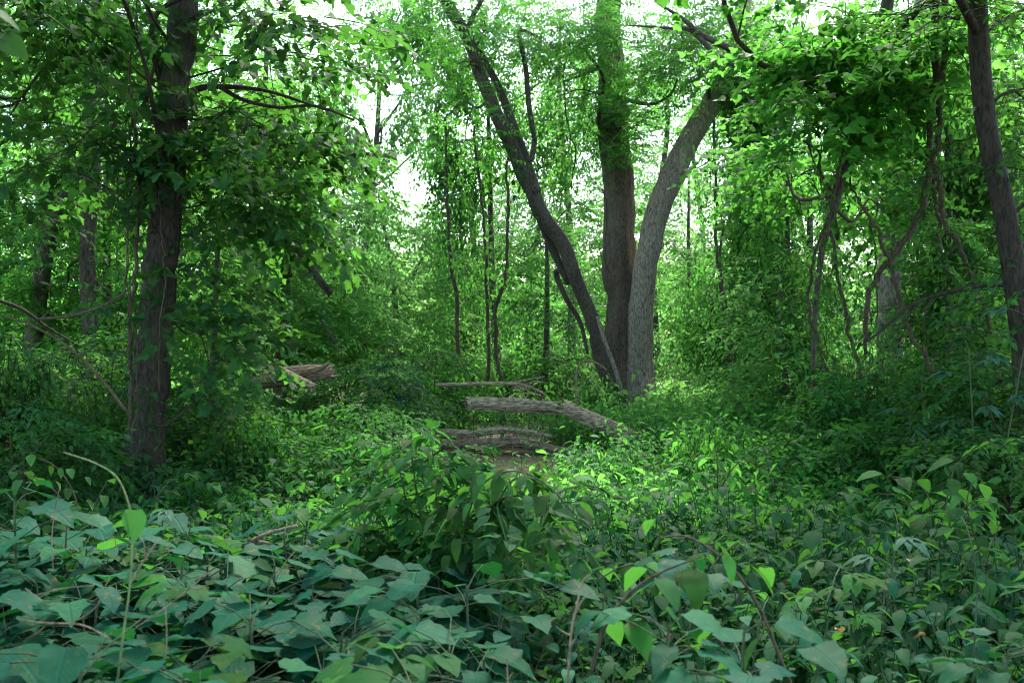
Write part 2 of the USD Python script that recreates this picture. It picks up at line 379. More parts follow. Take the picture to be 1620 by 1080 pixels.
bark('soft_stem', (0.022, 0.045, 0.014), (0.055, 0.075, 0.03), 3.0, 0.2, 0.0, 0.004)
bark('lime_stem', (0.07, 0.12, 0.035), (0.14, 0.18, 0.065), 3.0, 0.2, 0.0, 0.004)
usdkit.material(stage, '/World/Looks/soil', {
    'g': ('geometry', {}), 'n1': ('noise_texture', {'scale': 1.3, 'detail': 6.0}), 'n2': ('voronoi_texture', {'scale': 22.0}), 
    'r': ('rgb_ramp', {'ramp': [(0.3, (0.030, 0.024, 0.016)), (0.5, (0.070, 0.050, 0.032)), (0.62, (0.035, 0.055, 0.018)), (0.8, (0.10, 0.075, 0.05))]}),
    'mul': ('mix', {'mix_type': 'overlay', 'fac': 0.5}),
    'b': ('bump', {'strength': 0.6, 'distance': 0.03}), 'p': ('principled_bsdf', {'roughness': 0.95, 'specular_ior_level': 0.15})},
    [('g.position', 'n1.vector'), ('g.position', 'n2.vector'), ('n1.fac', 'r.fac'), ('r.color', 'mul.color1'), ('n2.color', 'mul.color2'), ('mul.color', 'p.base_color'),
     ('n2.distance', 'b.height'), ('b.normal', 'p.normal')], surface='p.BSDF')

# ------------------------------------------------------------------ the ground: one sheet to the horizon
def ground_z(x, y):
    x, y = np.asarray(x, float), np.asarray(y, float)
    far = np.clip(y - 4, 0, 40)
    z = 0.012 * far
    z = z + 0.35 * np.exp(-((x - 5.2) / 2.6) ** 2 - ((y - 12) / 4.5) ** 2) + 0.30 * np.exp(-((x + 5.0) / 2.5) ** 2 - ((y - 12) / 5) ** 2)
    p = np.stack([x * 0.35, y * 0.35, np.zeros_like(x)], -1)
    return z + 0.22 * (meshkit.fbm(p, 3, 3) - 0.5)

gx = np.concatenate([-np.geomspace(600, 20, 24), np.linspace(-19, 19, 96), np.geomspace(20, 600, 24)])
gy = np.concatenate([-np.geomspace(600, 8, 22), np.linspace(-7, 45, 130), np.geomspace(46, 900, 26)])
X, Y = np.meshgrid(gx, gy)
gv = np.stack([X, Y, ground_z(X, Y)], -1).reshape(-1, 3)
ii, jj = np.meshgrid(np.arange(len(gy) - 1), np.arange(len(gx) - 1), indexing='ij'); k = ii * len(gx) + jj
gf = np.vstack([np.stack([k, k + 1, k + len(gx) + 1], -1).reshape(-1, 3), np.stack([k, k + len(gx) + 1, k + len(gx)], -1).reshape(-1, 3)])
g = part(None, 'ground', (gv, gf), 'soil', smooth=True)
tag(g, 'brown woodland floor of soil and leaf litter under the plants', kind='structure')

# ------------------------------------------------------------------ trees
def C(px, py, d, rpx, rpy, rd, n):
    """A cluster of sprays: centre and radii as the photograph shows them at the distance d."""
    return (P(px, py, d), (rpx / FPX * d, rd, rpy / FPX * d), n)

def pix(pts, d):
    return np.array([P(*(q if len(q) == 3 else (*q, d))) for q in pts])

def limb(t, name, pts, radii, mat, sides=10, rough=0.12, ridge=0.0, freq=3.0, seed=0, n=None, label=None, bends=.9):
    n = n or max(6, 5 * len(pts))
    q = spline(pts, n)
    if sides > 30:                      # a big stem is never quite even: slow bends and knees
        s = np.arange(n) / n * len(pts)
        q = q + (np.stack([meshkit.fbm(np.stack([s * 1.1, s * 0 + c * 7.3, s * 0 + seed], -1), 3, seed) for c in (1, 2, 3)], -1) - .5) * np.max(radii) * np.array([1, 1, .3]) * bends
    return part(t, name, tube(q, radii, sides, rough, freq, seed, ridge=ridge), mat, smooth=True, label=label)

def sub_branches(t, path, clusters, r, mat, seed, name='branch', sides=6, per=1, lo=0.25):
    """Boughs that leave the trunk below each cluster and run into it, each with a few side twigs."""
    rr = np.random.default_rng(seed)
    for c, rad, _ in clusters:
        for _ in range(per):
            tgt = np.asarray(c) + rr.normal(0, .35, 3) * np.asarray(rad)
            k = int(len(path) * lo) + int(np.argmin(np.linalg.norm((path[int(len(path) * lo):] - tgt) * [1, 1, 1.0] + [0, 0, .35 * np.linalg.norm(tgt[:2] - path[-1][:2])], axis=1)))
            a = path[min(k, len(path) - 1)]
            dist = np.linalg.norm(tgt - a)
            if dist < .3:
                continue
            m1 = a + (tgt - a) * .35 + rr.normal(0, .07, 3) * dist; m2 = a + (tgt - a) * .7 + rr.normal(0, .08, 3) * dist + [0, 0, .04 * dist]
            q = spline([a, m1, m2, tgt], 12)
            ms = [tube(q, [r * min(1, .35 + dist / 5), r * .18], sides, .12, 3, int(rr.integers(99)), cap=False)]
            for s in range(3):
                i = int(rr.integers(4, 11)); e = q[i] + rr.normal(0, .22, 3) * dist
                ms.append(tube(spline([q[i], (q[i] + e) / 2 + rr.normal(0, .05, 3) * dist, e], 6), [r * .28, r * .08], 4, cap=False))
            part(t, name, join(ms), mat, smooth=True)

# the dark tree on the left
G0 = lambda x, y: float(ground_z(x, y))
b = P(228, 800, 8.5); b[2] = G0(b[0], b[1]) - 0.1
T1 = thing('broadleaf_tree', 'large dark-barked tree with straight trunk standing left of the clearing, vines beside it', 'tree', b)
p1 = spline(np.vstack([[b], pix([(229, 770), (234, 650), (246, 520), (256, 400), (264, 300), (273, 180), (286, 60), (300, -80), (318, -300), (330, -600), (338, -850)], 8.5)]), 90)
limb(T1, 'trunk', p1, [.26, .175, .158, .142, .138, .135, .128, .122, .115, .10, .08, .05], 'bark_dark', sides=64, rough=.07, ridge=.06, freq=4, seed=3, n=120, bends=.3)
limb(T1, 'branch', pix([(292, 150), (325, 138), (370, 138), (430, 146), (520, 176)], 8.5), [.034, .024, .016, .008], 'bark_dark')
limb(T1, 'branch', pix([(345, 136), (385, 158), (440, 170), (500, 168), (560, 190)], 8.5), [.022, .015, .008], 'bark_dark')
limb(T1, 'branch', pix([(255, 130, 8.5), (240, 70, 8.3), (250, 20, 8.2), (300, -10, 8.0), (360, -60, 7.8)], 8.5), [.028, .022, .018, .012], 'bark_dark')
limb(T1, 'branch', pix([(232, 672), (262, 672), (285, 655), (300, 640)], 8.3), [.018, .012, .006], 'bark_dark')
cl = [C(405, 55, 9.2, 85, 70, .7, 24), C(455, 170, 8.6, 70, 60, .9, 15), C(345, 215, 8.9, 60, 70, .7, 18), C(430, 235, 8.7, 80, 55, .8, 22), C(340, 330, 9.0, 50, 70, .6, 20), C(420, 320, 8.8, 70, 40, .6, 14),
      C(320, 470, 9.1, 35, 70, .5, 11), C(325, 570, 9.1, 25, 50, .4, 7), C(140, 60, 9.3, 110, 80, .6, 30), C(50, 10, 7.6, 110, 60, .9, 24), C(180, 215, 9.1, 60, 80, .7, 16), C(90, 250, 8.3, 90, 50, .8, 14), C(500, 70, 8.4, 40, 50, .6, 5)]
over = [(np.array([-4.6, 8.5, 6.2]), (2.6, 2.6, 1.3), 46), (np.array([-1.0, 8.4, 6.6]), (2.2, 2.6, 1.2), 38), (np.array([-3.0, 5.0, 5.6]), (2.6, 1.8, 1.0), 40), (np.array([-2.6, 8.5, 8.8]), (3.0, 3.0, 1.3), 50), (np.array([-3.2, 2.2, 5.6]), (2.4, 1.6, .9), 26)]
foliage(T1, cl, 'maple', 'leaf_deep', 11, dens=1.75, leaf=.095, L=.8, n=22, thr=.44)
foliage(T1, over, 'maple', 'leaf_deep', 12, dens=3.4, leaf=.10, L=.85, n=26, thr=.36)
sub_branches(T1, p1, cl + over, .02, 'bark_dark', 5, lo=.3)

# vines that climb beside it
def vine(label, pts, d, radii, seed=0, leaves=0, mat='bark_vine', leafmat='leaf_deep', leaf=.06, spread=.16, group=None, name='hanging_vine', kind='pendant', sides=7, n=None, L=.35, nl=9):
    t = thing(name, label, 'vine', P(*(pts[-1] if len(pts[-1]) == 3 else (*pts[-1], d))), group)
    q = spline(pix(pts, d), n or 8 * len(pts))
    rr = np.random.default_rng(seed)
    w = np.cumsum(rr.normal(0, .012, q.shape), 0); w -= np.linspace(0, 1, len(q))[:, None] * w[-1]
    q = q + w
    part(t, 'stem', tube(q, np.asarray(radii) * .78, sides, .3, 3, seed), mat, smooth=True)
    if leaves:
        i = rr.integers(0, len(q), leaves)
        pos = q[i] + rr.normal(0, spread, (leaves, 3)) * [1, 1, .6]
        pr = [spray(kind, seed * 7 + j, L, leaf, nl) for j in range(2)]
        scatter(t, 'foliage', pr, leafmat, pos, rr.uniform(0, 6.28, leaves), rr.normal(0, .3, leaves), rr.normal(0, .3, leaves), rr.uniform(.7, 1.3, leaves), rr.integers(0, 2, leaves))
    return t
vine('thick dark vine climbing straight up the left side of the large dark trunk', [(205, 770), (212, 640), (216, 520), (219, 400), (224, 300), (222, 200), (236, 110), (232, 20), (236, -60)], 8.35, [.028, .022, .018, .02], 31, 26, leafmat='leaf_deep', spread=.14)
vine('slender vine hanging half a metre left of the large dark trunk', [(200, 800), (207, 660), (209, 540), (206, 430), (214, 330), (217, 170), (212, 60), (215, -60)], 8.2, [.014, .012, .010], 32, 22, leafmat='leaf_deep', spread=.14)
vine('thin pale vine stem lying on the bark of the large dark trunk', [(252, 620), (253, 470), (252, 400), (250, 320), (246, 300)], 8.28, [.007, .008, .006], 33, 0, mat='bark_vine', sides=5)
vine('pale looped vine stem at the left edge of the large dark trunk', [(226, 250), (222, 225), (210, 165), (208, 140)], 8.2, [.008, .01, .007], 34, 0, mat='dry_twig', sides=5)
vine('leafy creeper spray hanging across the middle of the large dark trunk', [(250, 220), (252, 255), (246, 285)], 8.2, [.006, .004], 35, 6, leafmat='leaf_cool', spread=.10)

# slender trees at the far left
def slender(label, pts, d, radii, clusters, mat, leafmat, kind, seed, leaf=.09, group=None, sides=14, L=.8, n=24, thr=.42, name='slender_tree', per=1, lo=.3, r=.04, down=0.0, dens=None):
    q = spline(pix(pts, d), 9 * len(pts))
    b = q[0].copy(); b[2] = G0(b[0], b[1]) - .1
    t = thing(name, label, 'tree', b, group)
    if q[0][2] > b[2] + .05:
        q = np.vstack([b[None], q])
    part(t, 'trunk', tube(q, radii, sides, .14, 3, seed, ridge=.04), mat, smooth=True)
    if clusters:
        foliage(t, clusters, kind, leafmat, seed, dens=dens, leaf=leaf, L=L, n=n, thr=thr, down=down)
        sub_branches(t, q, clusters, r, mat, seed + 1, per=per, lo=lo)
    return t
slender('straight grey sapling left of the large dark trunk', [(150, 640), (142, 500), (138, 400), (145, 300), (147, 200), (150, 100), (152, 0), (155, -150)], 12.5, [.12, .10, .095, .10, .08, .07, .05],
        [C(120, 120, 12, 90, 70, .9, 24), C(190, 60, 12.6, 90, 70, .9, 24), C(80, 440, 13.3, 60, 50, .5, 18), C(195, 420, 12.8, 40, 80, .5, 18), C(180, 540, 12.4, 50, 40, .5, 16), C(150, 300, 13.2, 70, 60, .7, 18)], 'bark_slate', 'leaf_fresh', 'ovate', 41, .08)
slender('dark crooked trunk leaning right into the straight grey sapling', [(40, 640), (68, 430), (88, 350), (112, 290), (135, 250), (160, 215), (190, 190)], 12.8, [.12, .095, .085, .075, .07, .05, .03],
        [C(40, 330, 12.8, 70, 60, .8, 22), C(30, 460, 13, 70, 60, .8, 22), C(210, 330, 13.4, 50, 70, .6, 16)], 'bark_slate', 'leaf_fresh', 'maple', 42, .085)
slender('thin dark tree at the left edge of the wood', [(-60, 660), (-40, 480), (-30, 300), (-10, 100), (0, -80)], 9.5, [.10, .08, .07, .06],
        [C(20, 170, 9.5, 70, 60, .7, 14), C(10, 330, 9.5, 60, 60, .7, 18), C(-10, 470, 9.5, 90, 60, .7, 22), C(60, 560, 9.6, 80, 50, .7, 18), C(30, 60, 9.0, 90, 60, .8, 18)], 'bark_dark', 'leaf_deep', 'ovate', 43, .08)

# the clump of three great stems in the middle
b = P(990, 668, 19.5); b[2] = G0(b[0], b[1]) - .1
T2 = thing('maple_tree', 'great grey tree of three stems splayed from one foot behind the fallen log', 'tree', b)
p2a = pix([(978, 690, 18.6), (972, 625, 18.6), (950, 550, 18.5), (925, 480, 18.4), (895, 405, 18.2), (865, 345, 18.0), (838, 285, 17.8), (808, 222, 17.6), (775, 150, 17.4), (748, 85, 17.2), (715, 15, 17.0), (690, -35, 16.9), (650, -120, 16.8), (620, -220, 16.8)], 18)
limb(T2, 'trunk', p2a, [.25, .19, .155, .135, .13, .135, .13, .12, .115, .105, .105, .10, .08, .05], 'bark_slate', sides=36, rough=.13, ridge=.03, seed=7, n=90, label='slim dark stem leaning far to the left with a forked top')
p2b = pix([(990, 700, 19.6), (988, 620, 19.6), (984, 520, 19.6), (982, 430, 19.6), (980, 340, 19.7), (976, 250, 19.8), (970, 160, 19.9), (966, 80, 20), (962, 0, 20), (955, -150, 20.2), (950, -320, 20.4)], 19)
limb(T2, 'trunk', p2b, [.52, .37, .34, .335, .32, .30, .28, .25, .23, .17, .08], 'bark_grey', sides=72, rough=.17, ridge=.10, seed=8, n=90, bends=.45, label='upright brown stem in the middle, leafy twigs over its upper half')
p2c = pix([(1012, 700, 19.3), (1014, 630, 19.3), (1014, 560, 19.25), (1016, 480, 19.2), (1026, 400, 19.1), (1044, 330, 19.0), (1070, 260, 18.9), (1100, 205, 18.8), (1132, 150, 18.7), (1158, 90, 18.6), (1172, 20, 18.6), (1190, -90, 18.6), (1210, -220, 18.7)], 19)
limb(T2, 'trunk', p2c, [.46, .29, .245, .23, .225, .22, .225, .205, .19, .17, .15, .10, .05], 'bark_pale', sides=64, rough=.17, ridge=.07, seed=9, n=90, bends=.35, label='pale scarred stem leaning to the right')
limb(T2, 'branch', pix([(848, 305, 17.8), (832, 255, 17.8), (812, 200, 17.8), (790, 140, 17.8), (766, 95, 17.8), (752, 70, 17.7)], 18), [.105, .09, .08, .07, .06, .04], 'bark_slate', seed=10, sides=14)
limb(T2, 'branch', pix([(840, 255, 17.6), (846, 225, 17.6), (842, 200, 17.5), (836, 160, 17.4), (832, 110, 17.3), (822, 60, 17.2), (826, 48, 17.2), (856, 62, 17.2)], 18), [.05, .045, .05, .04, .035, .025], 'bark_slate', seed=11)
limb(T2, 'branch', pix([(738, 70, 17.1), (744, 35, 17.0), (762, 0, 16.9), (775, -40, 16.9)], 18), [.07, .05, .04, .03], 'bark_slate', seed=12)
limb(T2, 'branch', pix([(905, 430, 18.3), (880, 430, 18.8), (895, 470, 18.9), (918, 510, 19), (930, 560, 19)], 18), [.05, .06, .05, .03], 'bark_slate', seed=13)
limb(T2, 'branch', pix([(852, 345, 18.0), (872, 388, 18.3), (900, 450, 18.4)], 18), [.05, .09, .06], 'bark_slate', seed=14)
limb(T2, 'branch', pix([(1140, 160, 18.6), (1170, 150, 18.3), (1190, 160, 18.2), (1200, 190, 18.2)], 18), [.11, .08, .06, .03], 'bark_grey', seed=15)
limb(T2, 'branch', pix([(1168, 85, 18.0), (1150, 75, 16.4), (1110, 55, 16.0), (1080, 30, 15.9), (1040, 5, 15.9)], 18), [.06, .05, .04, .02], 'bark_slate', seed=16)
limb(T2, 'branch', pix([(1225, 150, 16.0), (1165, 105, 16.0), (1135, 90, 16.0), (1095, 50, 16.0), (1060, 45, 16.0), (990, 40, 16)], 18), [.02, .045, .05, .04, .025, .012], 'bark_slate', seed=17)
limb(T2, 'branch', pix([(960, 100, 19.6), (930, 115, 19.2), (890, 130, 19)], 18), [.05, .035, .02], 'bark_slate', seed=18)
limb(T2, 'branch', pix([(990, 158, 19.4), (1030, 165, 19.0), (1060, 150, 18.8), (1072, 125, 18.7)], 18), [.04, .035, .025, .015], 'bark_slate', seed=19)
clT2 = [C(980, 60, 18.2, 120, 70, 1.2, 60), C(1080, 60, 17.6, 90, 80, 1.2, 44), C(860, 40, 17.6, 90, 60, 1.2, 30), C(960, 190, 18.8, 45, 70, .6, 24), C(1150, 90, 17.8, 70, 70, 1.0, 30), C(750, 30, 16.8, 80, 60, 1.0, 26), C(660, 60, 16.8, 90, 80, 1.2, 30), C(1040, 190, 19.8, 80, 70, .8, 34), C(700, 180, 17.4, 70, 90, .9, 26)]
ovT2 = [(np.array([1.6, 19, 10.5]), (5, 4, 2.2), 120), (np.array([-2, 17.5, 9.5]), (3.5, 3, 1.6), 70), (np.array([5, 18, 10]), (3.5, 3, 1.6), 70)]
foliage(T2, clT2 + ovT2, 'feather', 'leaf_fresh', 21, leaf=.075, L=.95, n=70, thr=.38)
sub_branches(T2, spline(p2b, 60), clT2[:1] + clT2[3:4] + ovT2[:1], .08, 'bark_slate', 22)
sub_branches(T2, spline(p2a, 60), clT2[5:7] + clT2[8:] + ovT2[1:2], .06, 'bark_slate', 23, lo=.6)
sub_branches(T2, spline(p2c, 60), clT2[1:2] + clT2[4:5] + ovT2[2:], .07, 'bark_slate', 24, lo=.6)

# trees at the right
slender('slim dark tree leaning left under bright maple leaves at upper right', [(1285, 690), (1288, 520), (1300, 400), (1318, 330), (1335, 260), (1352, 200), (1372, 130), (1392, 60), (1405, 0), (1425, -120)], 10.5, [.022, .026, .034, .05, .065, .08, .08, .075, .065, .05],
        [C(1290, 60, 9.6, 80, 60, .8, 20), C(1380, 40, 9.4, 90, 60, .9, 26), C(1330, 140, 9.8, 90, 50, .8, 15), C(1290, 230, 10.4, 60, 40, .7, 9), C(1250, 270, 11.6, 50, 50, .7, 12), C(1425, 330, 11, 40, 45, .6, 9), C(1335, 290, 12, 35, 40, .6, 8), C(1200, 210, 12, 40, 50, .6, 9), C(1420, 150, 9.8, 60, 60, .7, 16), C(1400, 250, 10.8, 60, 50, .6, 12), C(1440, 90, 11, 60, 60, .7, 16), 
         (np.array([4.2, 9.0, 5.9]), (2.2, 2.2, 1.0), 90), (np.array([2.0, 7.8, 6.0]), (2.2, 2.0, .9), 90), (np.array([5.0, 6.0, 5.4]), (2.2, 2.2, .9), 80)], 'bark_slate', 'leaf_fresh', 'maple', 51, .10)
slender('bare-stemmed dark tree bending down the right edge of the picture', [(1632, 700), (1622, 560), (1606, 440), (1588, 330), (1570, 250), (1558, 180), (1550, 90), (1546, 0), (1540, -120), (1535, -300)], 8.2, [.125, .105, .095, .088, .085, .085, .083, .08, .07, .05],
        [C(1610, 60, 9, 60, 70, .7, 8), C(1600, 180, 9, 60, 60, .6, 8), C(1500, 30, 8.6, 70, 50, .7, 16), C(1640, 420, 8.6, 40, 100, .5, 16), C(1690, 250, 8.4, 60, 100, .6, 16),
         (np.array([4.4, 8.2, 6.6]), (2.4, 2.2, 1.0), 60), (np.array([3.0, 4.6, 5.4]), (2.6, 1.8, .8), 60)], 'bark_dark', 'leaf_deep', 'ovate', 52, .085)
slender('pale smooth trunk behind the tangle of vines at right', [(1408, 660), (1408, 560), (1406, 480), (1410, 400), (1416, 300), (1428, 200), (1445, 120), (1456, 40), (1470, -80)], 15.5, [.21, .19, .185, .18, .175, .17, .16, .15, .12],
        [C(1470, 190, 15, 70, 80, .9, 40), C(1520, 310, 14.5, 80, 70, .9, 44), C(1460, 330, 14.8, 45, 60, .8, 16), C(1540, 430, 14, 70, 60, .8, 36), C(1450, 60, 15, 80, 50, .9, 30), C(1500, 520, 14, 70, 60, .8, 34), C(1580, 540, 13, 70, 60, .8, 28)], 'bark_pale', 'leaf_deep', 'ovate', 53, .09)

# vines at the right
for lab, pts, d, rad, nl, sp in [
        ('thick dark vine hanging from upper right and sweeping down left past the white sky gap', [(1372, 560), (1384, 490), (1398, 430), (1425, 385), (1455, 320), (1472, 260), (1478, 180), (1480, 100), (1476, -40)], 9.6, [.022, .03, .035, .04, .045, .04, .05, .05], 20, .16),
        ('twisted vine curving down right from the vine knot at right', [(1570, 520), (1548, 440), (1528, 400), (1508, 365), (1492, 320), (1482, 270), (1484, 200), (1490, 90), (1490, -40)], 9.4, [.02, .028, .03, .032, .03, .035, .04], 26, .16),
        ('kinked vine dropping straight down from the vine knot at right', [(1504, 560), (1512, 450), (1498, 425), (1482, 400), (1486, 350), (1480, 300), (1476, 250), (1466, 120)], 9.7, [.014, .018, .022, .025, .028, .03], 16, .14),
        ('stout vine snaking down to the undergrowth below the pale trunk', [(1462, 690), (1492, 655), (1494, 620), (1480, 590), (1462, 560), (1442, 520), (1424, 470), (1412, 430), (1380, 380), (1352, 310)], 9.3, [.045, .035, .028, .028, .025, .022, .02], 14, .14),
        ('looped vine at the left of the white gap, drooping to the ground', [(1342, 640), (1318, 590), (1298, 555), (1284, 500), (1282, 440), (1292, 400), (1312, 350)], 10.2, [.02, .018, .022, .02, .022], 22, .16),
        ('leafy vine hanging in silhouette against the white gap', [(1372, 660), (1362, 600), (1350, 540), (1334, 470), (1322, 420), (1318, 340), (1330, 260)], 10, [.026, .024, .022, .02, .018], 44, .17),
        ('thin vine hanging just left of the pale trunk', [(1398, 600), (1392, 520), (1385, 400), (1368, 330), (1350, 290), (1345, 220)], 10.8, [.01, .012, .014], 14, .15)]:
    vine(lab, pts, d, rad, 60 + len(lab), nl, leafmat='leaf_deep', spread=sp, leaf=.065)
limbs = thing('dead_branch', 'long thin dark branch slanting from the right trunk across the vines', 'branch', P(1600, 455, 8.6))
limb(limbs, 'limb', pix([(1606, 452), (1555, 452), (1500, 462), (1450, 478), (1420, 500), (1385, 530), (1360, 548)], 8.6), [.022, .02, .018, .014, .010, .006], 'bark_dark')
limb(limbs, 'twig', pix([(1450, 478), (1425, 512), (1372, 512)], 8.6), [.008, .006, .003], 'bark_dark')
limb(limbs, 'twig', pix([(1478, 468), (1462, 500), (1465, 540)], 8.6), [.008, .006, .003], 'bark_dark')

# vines in the middle distance
for lab, pts, d, rad, nl in [
        ('leafy vine hanging straight down left of the leaning stem, leftmost of three', [(728, 580), (724, 480), (717, 400), (714, 320), (708, 260), (704, 200)], 17.5, [.05, .045, .035, .025], 34),
        ('bare straight vine stem, middle of the three left of the leaning stem', [(770, 600), (768, 470), (764, 380), (757, 280), (750, 200)], 17.8, [.045, .04, .032, .025], 22),
        ('vine with a bent elbow, rightmost of the three left of the leaning stem', [(795, 600), (785, 560), (788, 490), (800, 440), (804, 360), (803, 280), (806, 200)], 17.6, [.05, .045, .045, .03, .025], 30),
        ('thin vine looping down in front of the upright middle stem', [(965, 430), (958, 400), (957, 330), (952, 300)], 18.8, [.018, .02, .016], 0),
        ('dark vine hanging behind the elbow of the left leaning stem', [(905, 300), (912, 240), (900, 190), (895, 130), (893, 60)], 19, [.016, .018, .015], 22),
        ('leafy vine hanging right of the pale leaning stem', [(1152, 630), (1146, 500), (1140, 400), (1136, 300), (1130, 190)], 18, [.05, .045, .035, .03], 50),
        ('second leafy vine stem close beside the one right of the pale leaning stem', [(1160, 620), (1158, 520), (1146, 440), (1142, 350)], 17.6, [.04, .035, .03], 30)]:
    vine(lab, pts, d, rad, 80 + len(lab), nl, leafmat='leaf_green' if nl > 25 else 'leaf_deep', spread=.28, leaf=.09, L=.6, nl=16)

